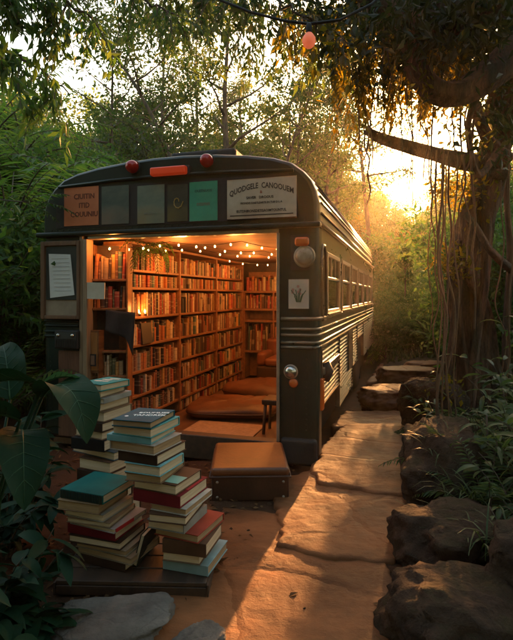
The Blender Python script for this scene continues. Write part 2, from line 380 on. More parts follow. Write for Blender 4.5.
rock('flat_rock',(-.53,1.86,.0),(.25,.17,.085),.15,'flat pale grey rock in front of the book stacks','rock',M['grey_rock'],1.4,flat=.6)
rock('flat_rock',(-.20,1.80,-.01),(.10,.08,.05),.8,'small grey rock beside the flat pale grey rock','rock',M['grey_rock'],12.4)
# ------------------------------------------------------------------ the bus
bus=empty('library_bus',(BO[0],BO[1],0),-TH,'old dark green bus with an open rear, fitted out as a library','bus')
PR=[(1.2,1.78),(1.2,1.93),(1.185,2.02),(1.15,2.10),(1.09,2.17),(1.0,2.24),(.87,2.285),(.66,2.322),(.4,2.35),(.13,2.364)]
prof=PR+[(-x,z) for x,z in reversed(PR)]
def inset(k):   # k metres inward
    return [(x*(1-k/1.2*.9), 1.78+(z-1.78)*(1-k/.58)) for x,z in prof]
LB=6.35
mb=MB(); secs=[(-.0,.036),(.012,.018),(.035,.007),(.075,.0015),(.12,0),(1.5,0),(3,0),(4.5,0),(5.8,0),(6.1,.03),(6.3,.12),(LB,.24)]
rings=[[(x,ly,z) for x,z in inset(k)] for ly,k in secs]; n=len(prof)
vs=[v for r in rings for v in r]; fs=[(i*n+j,(i+1)*n+j,(i+1)*n+j+1,i*n+j+1) for i in range(len(rings)-1) for j in range(n-1)]
mb.add(vs,fs)
for i,f in enumerate(mb.f):
    mb.m[i]=0 if (f[0]//n)<4 else 1
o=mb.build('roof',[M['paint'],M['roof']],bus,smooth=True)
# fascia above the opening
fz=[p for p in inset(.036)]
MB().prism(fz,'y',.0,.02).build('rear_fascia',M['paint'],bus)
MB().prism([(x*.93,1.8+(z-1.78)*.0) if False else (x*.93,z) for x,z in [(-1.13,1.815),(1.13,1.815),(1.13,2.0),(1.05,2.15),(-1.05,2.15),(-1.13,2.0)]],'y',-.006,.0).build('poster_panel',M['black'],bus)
# brow over the posters
mb=MB(); br=[(-1.02,2.165),(-.5,2.19),(0,2.198),(.5,2.19),(1.02,2.165)]
mb.tube([(x,-.012,z) for x,z in br],.014,8); mb.build('brow_trim',M['paint'],bus,smooth=True)
bx(-1.225,-.055,1.742,1.225,.03,1.78).build('rain_gutter',M['paint'],bus,bevel=.012)
bx(-.73,-.02,1.712,.91,.05,1.741).build('door_head',M['trim'],bus,bevel=.006)
# rear lower face: left of the opening, right of it, sill
def panel_with_corner(x0,x1,side):
    mb=MB(); poly=[(x0,0),(x0,.05)]
    r=.075
    if side>0:
        pts=[(x0,.0)]+[(x1-r+r*math.sin(a),r-r*math.cos(a)) for a in np.linspace(0,pi/2,8)]+[(x1,.16),(x1-.05,.16),(x1-.05,.09),(x1-.09,.05),(x0,.05)]
    else:
        pts=[(-x0,.0)]+[(-(x1-r+r*math.sin(a)),r-r*math.cos(a)) for a in np.linspace(0,pi/2,8)]+[(-x1,.16),(-(x1-.05),.16),(-(x1-.05),.09),(-(x1-.09),.05),(-x0,.05)]
    return mb.prism(pts,'z',.065,1.745)
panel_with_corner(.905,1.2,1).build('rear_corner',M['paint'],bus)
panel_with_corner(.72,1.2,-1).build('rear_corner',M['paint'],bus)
bx(-.72,-.03,-.02,.905,.07,.165).build('door_sill',M['darkwood'],bus,bevel=.01)
bx(.893,-.022,.165,.915,.06,1.712).build('door_jamb',M['trim'],bus,bevel=.004)
mb=MB(); mb.box(-.80,-.035,.02,-.765,.03,1.74); mb.box(-.757,-.05,.02,-.715,.04,1.712)
mb.build('door_post',M['palewood'],bus,bevel=.006)
bx(.92,-.03,.0,1.19,.1,.2).build('bumper_corner',M['black'],bus,bevel=.03,seg=3)
# rub rails round the right rear corner and along the side
for z,rr in ((1.075,.014),(1.0,.011),(.955,.011),(.90,.012),(.865,.012)):
    pts=[(.925,-.004,z)]+[(1.125+.075*math.sin(a),.075-.075*math.cos(a)-.004,z) for a in np.linspace(.1,pi/2,7)]+[(1.204,y,z) for y in (.3,1.5,3,4.5,6.2)]
    MB().tube(pts,rr,8).build('rub_rail',M['side'],bus,smooth=True)
for z in (.90,.94,.99,1.03):
    pts=[(-.83,-.004,z),(-1.1,-.004,z)]+[(-1.125-.075*math.sin(a),.075-.075*math.cos(a)-.004,z) for a in np.linspace(.1,pi/2,6)]
    MB().tube(pts,.012,8).build('rub_rail',M['paint'],bus,smooth=True)
# right side wall: waist panel, posts, header
WIN=[(.43,1.22),(1.42,2.12),(2.32,3.02),(3.2,3.92),(4.1,4.85),(5.05,5.8)]
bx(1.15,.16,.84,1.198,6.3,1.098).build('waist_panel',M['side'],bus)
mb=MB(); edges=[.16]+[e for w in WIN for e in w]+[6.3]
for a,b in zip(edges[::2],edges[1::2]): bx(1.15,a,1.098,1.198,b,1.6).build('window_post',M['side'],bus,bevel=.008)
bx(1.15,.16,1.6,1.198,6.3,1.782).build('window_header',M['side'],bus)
MB().tube([(1.212,.0,1.775),(1.215,1,1.775),(1.215,6.2,1.775)],.016,8).build('drip_rail',M['roof'],bus,smooth=True)
# blind panel recess by the corner
mb=MB(); mb.tube([(1.203,.33,1.06),(1.203,.33,1.58),(1.203,.27,1.63),(1.203,.2,1.63),(1.203,.14,1.58),(1.203,.14,1.12),(1.203,.2,1.06),(1.203,.33,1.06)],.014,8)
mb.build('corner_moulding',M['side'],bus,smooth=True)
for a,b in WIN:
    f=MB(); x0,x1=1.175,1.208
    f.box(x0,a,1.098,x1,a+.035,1.6); f.box(x0,b-.035,1.098,x1,b,1.6); f.box(x0,a+.035,1.098,x1,b-.035,1.13); f.box(x0,a+.035,1.565,x1,b-.035,1.6)
    f.box(x0,a+.035,1.375,x1-.004,b-.035,1.4); 
    for t in (.36,.68): f.box(x0+.003,a+(b-a)*t-.009,1.4,x1-.007,a+(b-a)*t+.009,1.565)
    w=f.build('window',M['frame'],bus,bevel=.004)
    bx(1.186,a+.034,1.13,1.190,b-.034,1.376).build('pane',M['glass'],w)
    bx(1.186,a+.034,1.399,1.190,b-.034,1.566).build('pane',M['glass'],w)
    bx(1.2,a-.02,1.08,1.222,b+.02,1.099).build('sill',M['side'],w)
# roof ribs
mb=MB()
for i in range(11):
    t=i/10; 
    k=t*5.6; j=int(k); fx=k-j
    x=PR[j][0]*(1-fx)+PR[j+1][0]*fx; z=PR[j][1]*(1-fx)+PR[j+1][1]*fx
    mb.tube([(x+.003,.13,z+.002),(x+.003,3,z+.002),(x+.003,5.9,z+.002)],.0095,6)
mb.build('roof_ribs',M['roof'],bus,smooth=True)
# corrugated skirt
def skirt(y0,y1,z0,z1,x=1.196,waves=None,name='skirt_panel'):
    waves=waves or max(2,round((z1-z0)/.036)); ns=waves*8; pr=[]
    for i in range(ns+1):
        t=i/ns; pr.append((x+.009*math.cos(2*pi*waves*t),z0+(z1-z0)*t))
    poly=pr+[(x-.03,z1),(x-.03,z0)]
    m=MB().prism([(p[0],p[1]) for p in poly],'y',y0,y1)
    m.box(x-.02,y0-.012,z0-.004,x+.013,y0,z1); m.box(x-.02,y1,z0-.004,x+.013,y1+.012,z1); m.box(x-.03,y0-.012,z0-.016,x+.013,y1+.012,z0-.004)
    return m.build(name,M['side'],bus)
skirt(.16,1.19,.42,.84); skirt(1.19,2.4,.20,.84); skirt(2.4,3.02,.42,.84); skirt(3.98,6.3,.36,.84)
bx(1.2,1.93,.43,1.215,2.3,.86).build('service_door',M['side'],bus,bevel=.006)
skirt(3.02,3.98,.70,.84)
bx(1.197,.165,.64,1.222,1.1,.70).build('side_moulding',M['side'],bus,bevel=.01)
o=MB().tube([(1.2,.26,.60),(1.23,.26,.66),(1.2,.26,.72)],.05,10).build('side_lamp_housing',M['black'],bus,smooth=True)
bx(1.19,.10,.385,1.222,.17,.625).build('side_marker',M['orangelens'],bus,bevel=.012,seg=3)
# wheel
def wheel(ly):
    w=empty('wheel',(1.06,ly,.40)); w.parent=bus; T=Matrix.Rotation(pi/2,4,'Y')
    MB().lathe([(.25,-.1),(.36,-.11),(.43,-.1),(.455,-.07),(.46,0),(.455,.07),(.43,.1),(.36,.11),(.25,.1)],36,T).build('tyre',M['black'],w,smooth=True)
    MB().lathe([(.05,.02),(.25,.02),(.262,.08),(.24,.10),(.2,.05),(.1,.045),(.09,.09),(.03,.1)],30,T).build('rim',M['trim'],w,smooth=True)
wheel(3.5)
# chassis and linings
mb=MB(); mb.box(1.0,.16,-.03,1.04,6.3,.85); mb.box(1.04,2.95,.0,1.15,3.0,.84); mb.box(1.04,4.0,.0,1.15,4.05,.84); mb.box(-1.1,6.2,.0,1.1,6.32,1.78)
mb.build('chassis',M['black'],bus)
bx(-1.2,.16,.07,-1.16,6.3,1.78).build('near_wall',M['paint'],bus)
bx(-1.12,.05,-.03,1.0,3.95,.02).build('floor',M['floor'],bus)
mb=MB(); y=.055
while y<3.9: mb.box(-1.12,y,1.745,1.12,y+.118,1.765+.004*random.random()); y+=.122
mb.build('ceiling_planks',M['ceil'],bus)
bx(-1.12,3.9,.02,1.12,3.94,1.76).build('partition',M['darkwood'],bus)
bx(-1.155,.16,.02,-1.12,3.9,1.745).build('inner_wall',M['darkwood'],bus)
# lamps on the rear
def rlamp(name,x,z,r,dep,m,parent=bus,y=-.0):
    T=Matrix.Translation((x,y,z))@Matrix.Rotation(pi/2,4,'X')
    return MB().lathe([(r,0),(r,dep*.35),(r*.93,dep*.6),(r*.72,dep*.85),(r*.35,dep),(0.001,dep*1.03)],24,T).build(name,m,parent,smooth=True)
def rring(name,x,z,r,t,m,parent,y=0):
    T=Matrix.Translation((x,y,z))@Matrix.Rotation(pi/2,4,'X')
    return MB().lathe([(r-t,.0),(r,.0),(r+t*.4,t*.6),(r+t*.2,t*1.2),(r-t*.3,t*1.4),(r-t,t)],28,T).build(name,m,parent,smooth=True)
for x in (-.304,.342):
    w=rlamp('roof_lamp',x,2.285,.052,.085,M['redlens'],y=.0); rring('lamp_ring',x,2.285,.056,.012,M['black'],w)
w=bx(-.125,-.075,2.19,.18,.02,2.255).build('marker_bar',M['amberlens'],bus,bevel=.014,seg=3)
bx(-.145,-.03,2.182,.2,.03,2.265).build('housing',M['black'],w,bevel=.01)
w=rlamp('round_lamp',1.105,1.53,.066,.035,nmat('clouded_lens',(.28,.2,.13),(.45,.35,.25),22,.3,.1,60,c3=(.2,.13,.08)),y=-.02)
rring('lamp_ring',1.105,1.53,.074,.018,M['trim'],w,y=-.01)
for q in (.018,.034,.049): rring('lens_ring',1.105,1.53,q,.0035,M['frame'],w,y=-.055+q*.25)
mb=MB()
for k in range(9):
    a=k*.7+.2; mb.box(1.105+.03*math.cos(a)-.005,-.052,1.53+.03*math.sin(a)-.004,1.105+.03*math.cos(a)+.005,-.049,1.53+.03*math.sin(a)+.004)
mb.build('lens_marks',M['frame'],w)
bx(1.0,-.012,1.43,1.145,.0,1.69).build('lamp_plate',M['black'],bus,bevel=.01)
bx(1.035,-.055,1.605,1.14,-.01,1.672).build('turn_lamp',M['orangelens'],bus,bevel=.02,seg=3)
w=rlamp('fuel_cap',1.0,.685,.046,.045,M['chrome']); rring('cap_ring',1.0,.685,.05,.012,M['trim'],w)
w=rlamp('reflector',1.02,.603,.034,.025,M['orangelens']); rring('lamp_ring',1.02,.603,.037,.008,M['black'],w)
mb=MB()
def rv(x,z): mb.lathe([(.006,0),(.005,.0025),(.001,.0035)],6,Matrix.Translation((x,-.0005,z))@Matrix.Rotation(pi/2,4,'X'))
for k in range(38): rv(-1.1+k*.0595,1.80)
for x in (.925,1.115):
    for k in range(14): rv(x,.26+k*.04)
for x in (-1.11,-.74):
    for k in range(14): rv(x,.2+k*.04)
mb.build('rivets',M['paint'],bus,smooth=True)
bx(1.0205,-.004,.22,1.0235,-.0005,.58).build('panel_seam',M['black'],bus)
# hatch on the roof
bx(-.13,.30,2.35,.46,.95,2.475).build('roof_hatch',M['black'],bus,bevel=.03,seg=3)
bx(.25,2.2,2.35,.75,2.9,2.43).build('roof_hatch',M['black'],bus,bevel=.03,seg=3)
bx(.72,1.7,2.3,.95,3.0,2.345).build('roof_vent',M['black'],bus,bevel=.02)
# ------------------------------------------------------------------ posters on the fascia (things fixed to the bus)
def flatthing(name,x0,z0,x1,z1,m,label,cat,group=None,y=-.0075,tiltz=0,th=.004):
    cx,cz=(x0+x1)/2,(z0+z1)/2
    t=empty(name,B(cx,y,cz),-TH,label,cat,group)
    bx((x0-cx),-th,(z0-cz),(x1-cx),0,(z1-cz)).build('sheet',m,t,rot=(0,tiltz,0))
    return t
ink=mat('dark_ink',(.03,.018,.012),.8); red_ink=mat('rust_ink',(.3,.07,.03),.8)
FR=(pi/2,0,0)
po=nmat('orange_poster',(.55,.16,.065),(.66,.21,.09),5,.8,.1)
t=flatthing('poster',-.965,1.832,-.63,2.155,po,'orange poster with faded dark lettering at the end of the fascia','poster')
for k,(tx,sz) in enumerate((('CIUITIN',.06),('ITID',.06),('COUUNIU',.06))): text_mesh(tx,sz,t,(.03,-.005,.08-.075*k),FR,mat('faded_ink',(.16,.05,.028),.9),sx=.95)
def posterm(name,a,b,c,sc=4):
    return nmat(name,a,b,sc,.45,.05,c3=c,stretch=(1,1,1.6))
flatthing('poster',-.60,1.832,-.345,2.145,posterm('stormy_poster',(.035,.06,.055),(.09,.125,.105),(.17,.12,.085)),'dim poster of a stormy dark green landscape','poster')
t=flatthing('poster',-.268,1.823,-.026,2.13,posterm('misty_poster',(.10,.14,.115),(.19,.22,.165),(.22,.17,.085)),'misty grey green poster below the red and amber lamps','poster')
text_mesh('waalcnos',.034,t,(0,-.005,-.07),FR,mat('pale_ink',(.2,.22,.17),.8))
t=flatthing('poster',.0,1.83,.176,2.12,posterm('black_poster',(.015,.024,.02),(.05,.055,.035),(.11,.085,.02)),'narrow black poster with a small gold ornament','poster')
mb=MB(); 
for a in np.linspace(0,5.4,10): mb.tube([(.012*math.cos(a)*(1+a*.5),-.006,.01+.016*math.sin(a)*(1+a*.5)),(.012*math.cos(a+.9)*(1.4+a*.5),-.006,.01+.016*math.sin(a+.9)*(1.4+a*.5))],.004,5)
mb.build('ornament',mat('gold_ink',(.35,.24,.06),.5),t)
t=flatthing('poster',.19,1.825,.424,2.13,nmat('green_poster',(.015,.24,.14),(.022,.31,.185),5,.5,.05),'bright emerald green poster beside the white sign','poster')
text_mesh('ntsmn',.045,t,(0,-.005,-.02),FR,mat('rose_ink',(.12,.14,.09),.8)); text_mesh('OUITNUOS',.028,t,(0,-.005,.08),FR,mat('dark_green_ink',(.008,.07,.045),.8))
sg=flatthing('sign_board',.506,1.822,1.045,2.128,nmat('cream_sign',(.44,.36,.27),(.56,.47,.36),5,.7,.1,c3=(.34,.24,.16)),'cream painted sign with arched dark title lettering','sign',th=.012,y=-.008)
bx(-.2695,-.015,-.153,.2695,-.0125,-.1497).build('border',ink,sg); bx(-.2695,-.015,.1497,.2695,-.0125,.153).build('border',ink,sg)
text_mesh('QUODGELE  CANOOUEM',.058,sg,(0,-.013,.093),FR,mat('brown_black_ink',(.05,.03,.02),.8),arc=.5,sx=.74)
text_mesh('&',.03,sg,(0,-.013,.045),FR,red_ink)
text_mesh('SAVER   DROOUS',.027,sg,(-.01,-.013,.005),FR,ink); text_mesh('FEONDIS DAETLEARTS IN TUE D L A',.021,sg,(0,-.013,-.035),FR,ink,sx=.95)
text_mesh('EUTDNIRONSDETISAOIMTOUNTUL',.028,sg,(0,-.013,-.095),FR,ink,sx=.86); bx(-.245,-.0145,-.128,.245,-.0125,-.122).build('rule',ink,sg)
# plant drawing on the corner
t=flatthing('framed_picture',.985,1.15,1.135,1.365,nmat('pale_print',(.42,.37,.3),(.52,.46,.38),6,.8,.05),'small pale botanical print on the right rear corner','picture',y=-.006,th=.012)
mb=MB()
for k in range(11):
    a=rng.uniform(-1,1); h=rng.uniform(.03,.1); mb.tube([(a*.015,-.0135,-.06),(a*.03,-.0135,-.06+h*.6),(a*.055,-.0135,-.06+h)],.003,4)
mb.build('drawn_leaves',mat('print_green',(.07,.11,.05),.8),t)
mb=MB()
for k in range(6): 
    x,z=rng.uniform(-.045,.045),rng.uniform(0.0,.06); mb.lathe([(.001,0),(.011,.001),(.001,.002)],8,Matrix.Translation((x,-.0125,z))@Matrix.Rotation(pi/2,4,'X'))
mb.build('drawn_flowers',mat('print_rose',(.4,.2,.16),.8),t)
# notice board on the left rear corner
nb=empty('notice_board',B(-.985,-.012,1.375),-TH,'wooden framed notice board holding a pale sheet of paper','notice board')
mb=MB(); mb.box(-.195,-.035,-.33,-.155,0,.33); mb.box(.165,-.035,-.33,.195,0,.33); mb.box(-.155,-.035,.29,.165,0,.33); mb.box(-.155,-.035,-.33,.165,0,-.295)
mb.build('frame',M['cherry'] if 'cherry' in M else nmat('board_frame_wood',(.11,.05,.025),(.19,.09,.045),5,.5,.3,18,stretch=(6,6,.7)),nb,bevel=.006)
bx(-.155,-.012,-.295,.165,0,.29).build('backing',nmat('tan_backing',(.25,.19,.13),(.34,.27,.19),6,.8,.1),nb)
bx(-.145,-.02,-.165,.16,-.012,.285).build('clipboard',mat('dark_teal_board',(.012,.02,.02),.5),nb)
mb=MB(); mb.prism([(-.115,.225),(.10,.215),(.14,-.125),(-.10,-.15)],'y',-.026,-.021); sh=mb.build('paper_sheet',M['whitepaper'],nb)
mb=MB()
for k in range(9): mb.box(-.085+.004*k,-.0275,.18-.034*k,.085+.003*k,-.0262,.184-.034*k)
mb.build('faint_lines',mat('grey_ink',(.42,.42,.41),.8),sh)
# radio and brown panel under it
rd=empty('radio',B(-.905,-.01,.80),-TH,'small black radio shelved under the notice board','radio')
bx(-.115,-.06,0,.115,0,.155).build('case',M['black'],rd,bevel=.012,seg=3)
bx(-.1,-.064,.085,.1,-.06,.14).build('dial',mat('dial_glass',(.06,.065,.06),.2),rd)
mb=MB()
for k in range(12): mb.box(-.098+.017*k,-.066,.015,-.09+.017*k,-.06,.075)
mb.build('grille',mat('grille_metal',(.05,.05,.05),.4,.6),rd)
for x in (-.07,.07): rlamp('knob',x,.113,.016,.016,M['chrome'],rd,y=-.063)
pn=empty('wall_panel',B(-.9,-.01,.42),-TH,'plain reddish brown wood panel leaning below the radio','panel')
bx(-.11,-.02,-.36,.12,0,.36).build('board',nmat('red_brown_panel',(.09,.038,.022),(.16,.07,.04),5,.6,.3,18,stretch=(6,6,.6)),pn,bevel=.005)
cd=empty('paper_card',B(-.635,-.03,1.285),-TH,'blank cream card sticking out from the pale door post','card')
bx(-.085,-.008,-.068,.075,.004,.068).build('sheet',M['paper'],cd,rot=(0,.02,.1))
# ------------------------------------------------------------------ bookcases
ZS=[.02,.155,.353,.568,.804,1.056,1.32,1.477]; ZTOP=1.665
ROWN=['top','second','third','fourth','fifth','sixth','seventh','bottom']
def inbus(name,lx,ly,z,label,cat,group=None,rz=0): return empty(name,B(lx,ly,z),-TH+rz,label,cat,group)
bc=inbus('bookcase',-.48,.25,.0,'long floor to ceiling wooden bookcase down the bus wall','bookcase')
bays=[0,.98,2.05,3.12]; DEP=.27
for z in ZS: bx(-DEP,0,z-.022,-.002,3.12,z).build('shelf',M['wood'],bc,bevel=.003)
for b in bays:
    bx(-DEP,b-.014,.0,.006,b+.014,ZTOP+.03).build('upright',M['wood'],bc,bevel=.003)
bx(-DEP,-.01,ZTOP+.032,.01,3.13,ZTOP+.055).build('top_board',M['wood'],bc)
bx(-DEP-.02,0,0,-DEP-.002,3.12,ZTOP+.03).build('back_panel',M['darkwood'],bc)
NCR=math.radians(19); NCL=(-.430-.164*math.cos(NCR)+.045*math.sin(NCR),.115-.164*math.sin(NCR)-.045*math.cos(NCR))
nc=inbus('bookcase',NCL[0],NCL[1],.0,'narrow bookcase at the open end of the bus, facing outward','bookcase',rz=NCR)
ZN=[.02,.30,.57,.78,1.14,1.385]; NW=.15
for z in ZN: bx(-NW+.0145,.05,z-.02,NW-.0015,.21,z).build('shelf',M['wood'],nc,bevel=.003)
for x in (-NW,NW-.001): bx(x,.045,0,x+.014,.215,1.68).build('upright',M['wood'],nc,bevel=.003)
bx(-NW,.212,0,NW,.22,1.68).build('back_panel',M['darkwood'],nc)
ec=inbus('bookcase',.25,3.45,.0,'low bookcase against the end partition of the bus','bookcase')
ZE=[.02,.43,.88,1.05,1.31]; EW=.75
for z in ZE: bx(-EW,.0,z-.03,EW,.26,z).build('shelf',M['wood'],ec,bevel=.003)
for x in (-EW,-.3,.2,EW-.02): bx(x,-.004,0,x+.022,.262,1.312).build('upright',M['wood'],ec)
bx(-EW,.264,0,EW,.28,1.6).build('back_panel',M['wood'],ec)
# books
PAL=[('tan',(.30,.19,.10)),('rust orange',(.36,.12,.035)),('dark brown',(.06,.03,.018)),('charcoal',(.022,.02,.02)),('brick red',(.24,.035,.02)),
     ('cream',(.46,.37,.25)),('olive',(.11,.10,.045)),('dull teal',(.045,.09,.085)),('ochre',(.36,.2,.06)),('chestnut',(.17,.06,.026))]
WT=[5,3.4,5,4.2,3.6,5,2,1.4,2.6,4]
def spine_mat(nm,c):
    m=mat('spine_'+nm.replace(' ','_'),c,.6)
    tc=N(m,'ShaderNodeTexCoord'); sp=N(m,'ShaderNodeSeparateXYZ'); L(m,tc.outputs['Generated'],sp.inputs[0])
    oi=N(m,'ShaderNodeObjectInfo'); g=N(m,'ShaderNodeNewGeometry')
    a=N(m,'ShaderNodeMath',operation='ADD'); L(m,oi.outputs['Random'],a.inputs[0]); L(m,g.outputs['Random Per Island'],a.inputs[1])
    w=N(m,'ShaderNodeMath',operation='MULTIPLY_ADD'); L(m,sp.outputs[2],w.inputs[0]); w.inputs[1].default_value=1; L(m,a.outputs[0],w.inputs[2])
    nz=N(m,'ShaderNodeTexNoise',noise_dimensions='1D'); nz.inputs['Scale'].default_value=9; nz.inputs['Detail'].default_value=1
    L(m,w.outputs[0],nz.inputs['W'])
    cr=N(m,'ShaderNodeValToRGB'); cr.color_ramp.interpolation='CONSTANT'; e=cr.color_ramp.elements
    lum=sum(c)/3; band=(.42,.33,.2) if lum<.17 else (.09,.04,.02)
    e[0].color=(*c,1); e[1].position=.63; e[1].color=(*[ci*.6+bi*.4 for ci,bi in zip(c,band)],1)
    q=e.new(.42); q.color=(*[ci*.8 for ci in c],1); q=e.new(.47); q.color=(*c,1)
    L(m,nz.outputs['Fac'],cr.inputs['Fac'])
    hs=N(m,'ShaderNodeHueSaturation'); vr=N(m,'ShaderNodeMapRange'); vr.inputs[3].default_value=.6; vr.inputs[4].default_value=1.3
    L(m,g.outputs['Random Per Island'],vr.inputs[0]); L(m,vr.outputs[0],hs.inputs['Value']); L(m,cr.outputs[0],hs.inputs['Color'])
    L(m,hs.outputs[0],bsdf(m).inputs['Base Color'])
    return m
SM=[spine_mat(*p) for p in PAL]; PG=M['pages2']
def shelf_book(mb,w,h,d,ci,T):
    """upright book: spine toward +x, width along y; rounded spine, page block recessed at the top"""
    mb.cur=ci
    pts=[(-d,0),(-.008,0),(-.002,w*.2),(0,w*.5),(-.002,w*.8),(-.008,w),(-d,w)]
    n=len(pts); vs=[T@Vector((x,y,0)) for x,y in pts]+[T@Vector((x,y,h)) for x,y in pts]
    mb.add(vs,[tuple(range(n-1,-1,-1)),tuple(range(n,2*n))]+[(i,(i+1)%n,(i+1)%n+n,i+n) for i in range(n)])
    mb.cur=len(SM)
    mb.box(-d+.003,w*.14,h,-.012,w*.86,h+.0012,T)
    mb.cur=0
def fill(root_l,root_y,axis,rows,length,hmax,dep,caselabel,single,mbs,start=0,clump=.5,turn=0):
    """books along a shelf. axis 'y': spines face +x; axis 'x': spines face -y"""
    for ri,(z,top) in enumerate(rows):
        H=top-z-.02; y=start+.012; names=len(rows)-ri
        pal=rng.permutation(len(PAL))
        while y<length-.02:
            if clump and random.random()<.02: y+=random.uniform(.02,.06); continue
            w=random.choice((.016,.02,.022,.026,.03,.034,.042)); 
            if y+w>length-.012: break
            h=min(H,max(.11,H*random.choice((random.uniform(.62,.8),random.uniform(.8,.99),random.uniform(.86,.99))))); d=dep*random.uniform(.7,.9); ci=random.choices(range(len(PAL)),WT)[0]
            lean=random.choice((0,0,0,0,0,.05,-.04,.09)) if h<H*.93 else 0
            push=random.uniform(0,.03)
            if axis=='y': T0=Matrix.Translation((-.004-push,y,z+.0015))@Matrix.Rotation(-lean*.6,4,'X')
            else: T0=Matrix.Translation((y,root_y+.004+push,z+.0015))@Matrix.Rotation(lean*.6,4,'Y')@Matrix.Rotation(-pi/2,4,'Z')
            if single:
                row=ROWN[names-1]
                mb=MB(); shelf_book(mb,w,h,d,0,Matrix.Identity(4)); 
                for i in range(len(mb.m)): mb.m[i]=1 if mb.m[i]==len(SM) else 0
                o=mb.build('book',[SM[ci],PG])
                W=Matrix.Translation(B(*root_l))@Matrix.Rotation(-TH+turn,4,'Z')@T0
                o.matrix_world=W; o.location=W.translation; o.rotation_euler=W.to_euler()
                ph=f'{PAL[ci][0]} book upright on the {row} shelf of the {caselabel}'
                tag(o,ph,'book',f'{PAL[ci][0]} books on {row} shelf, {caselabel}')
            else: shelf_book(mbs,w,h,d,ci,T0)
            y+=w+random.uniform(.0,.0025)
rows=list(zip(ZS,ZS[1:]+[ZTOP+.03]))
fill((-.48,.25,0),0,'y',[(z,t-.022) for z,t in rows[1:]],.98,0,.22,"long bookcase's nearest bay",True,None)
far=MB()
for a,b in ((.98,2.05),(2.05,3.12)): fill(None,0,'y',[(z,t-.022) for z,t in rows],b,0,.22,'',False,far,start=a+.004)
o=far.build('shelved_books',SM+[PG],None,B(-.48,.25,0),(0,0,-TH)); tag(o,'rows of old books filling the far bays of the long bookcase','books',kind='stuff')
rn=list(zip(ZN,ZN[1:]+[1.66]))
fill((NCL[0],NCL[1],0),.055,'x',[(z,t-.02) for z,t in rn[:3]+rn[4:]],NW,0,.14,'narrow bookcase',True,None,start=-NW+.012,turn=NCR)
eb=MB()
fill(None,.0,'x',[(ZE[1],ZE[2]-.03),(ZE[3],ZE[4]-.03)],EW-.02,0,.2,'',False,eb,start=-EW+.025,clump=0)
fill(None,.0,'x',[(ZE[4],ZE[4]+.25)],-.1,0,.2,'',False,eb,start=-EW+.025,clump=0)
o=eb.build('shelved_books',SM+[PG],None,B(.25,3.45,0),(0,0,-TH)); tag(o,'rows of old books on the low bookcase at the end of the bus','books',kind='stuff')
# big books at the foot of the near bay
for k,(y,w,h,c) in enumerate(((.03,.05,.30,3),(.10,.04,.28,2),(.16,.045,.26,3))): pass
# tea lights on the shelf
for k,y in enumerate((.16,.27)):
    t=inbus('tea_light',-.497,.25+y,1.057,('tea light burning near the end of a bookcase shelf','tea light burning deeper along the same bookcase shelf')[k],'candle')
    MB().lathe([(.016,0),(.018,.02),(.017,.03)],14).build('cup',M['chrome'],t,smooth=True); MB().lathe([(.001,.03),(.009,.036),(.007,.048),(.001,.062)],10).build('flame',M['bulb'],t,smooth=True)
# ------------------------------------------------------------------ other things inside the bus
mt=inbus('floor_mat',.22,.60,.021,'pale woven mat just inside the open rear door','mat'); bx(-.33,-.3,0,.33,.3,.012).build('sheet',M['mat'],mt,bevel=.004)
def cushion(lx,ly,z,sx,sy,h,label,m,rz=0,sd=0):
    c=inbus('floor_cushion',lx,ly,z,label,'cushion','leather floor cushions',rz)
    n,k=36,12; vs=[];fs=[]
    for i in range(k+1):
        t=i/k; a=-pi/2+pi*t; r=max(.02,math.cos(a))**.45; zz=h/2+h/2*math.copysign(abs(math.sin(a))**.8,math.sin(a))
        for j in range(n):
            an=2*pi*j/n; ex=.42; cx=math.copysign(abs(math.cos(an))**ex,math.cos(an)); cy=math.copysign(abs(math.sin(an))**ex,math.sin(an))
            w=1+.04*mn.noise(Vector((an*2,t*3,sd)))
            vs.append((sx*r*cx*w,sy*r*cy*w,zz*(1-.12*math.cos(an*6)*.3)+(.034*mn.noise(Vector((cx*r*3,cy*r*3,sd)))+.018*mn.noise(Vector((cx*r*8,cy*r*5,sd+4))))*max(0,math.sin(a)*.5+.5)))
    for i in range(k):
        for j in range(n): fs.append((i*n+j,i*n+(j+1)%n,(i+1)*n+(j+1)%n,(i+1)*n+j))
    fs.append(tuple(range(k*n,k*n+n))); MB().add(vs,fs).build('cover',m,c,smooth=True)
    MB().tube([(sx*1.0*math.copysign(abs(math.cos(a))**.42,math.cos(a)),sy*math.copysign(abs(math.sin(a))**.42,math.sin(a)),h/2) for a in np.linspace(0,2*pi,40)],.008,6,False).build('piping',M['dleather'],c,smooth=True)
cushion(.10,1.3,.02,.46,.36,.14,'square edged tan leather floor cushion behind the woven mat',M['cushion'],.2,1)
cushion(.24,2.12,.02,.5,.36,.2,'larger tan leather floor cushion in front of the armchair',M['cushion'],-.3,2)
# armchair
ac=inbus('armchair',.34,3.0,.02,'brown leather armchair at the end of the bus aisle','armchair')
mb=MB(); mb.box(-.42,-.3,.08,.42,.3,.3); mb.build('seat_base',M['dleather'],ac,bevel=.03,seg=3)
bx(-.3,-.33,.3,.3,.2,.40).build('seat_cushion',M['leather'],ac,bevel=.035,seg=3)
bx(-.42,.17,.3,.42,.36,.62).build('backrest',M['leather'],ac,bevel=.05,seg=3)
for x in (-.42,.3): bx(x,-.3,.3,x+.12,.17,.47).build('arm',M['leather'],ac,bevel=.04,seg=3)
for x in (-.36,.36):
    for y in (-.24,.26): bx(x-.025,y-.025,0,x+.025,y+.025,.08).build('leg',M['black'],ac)
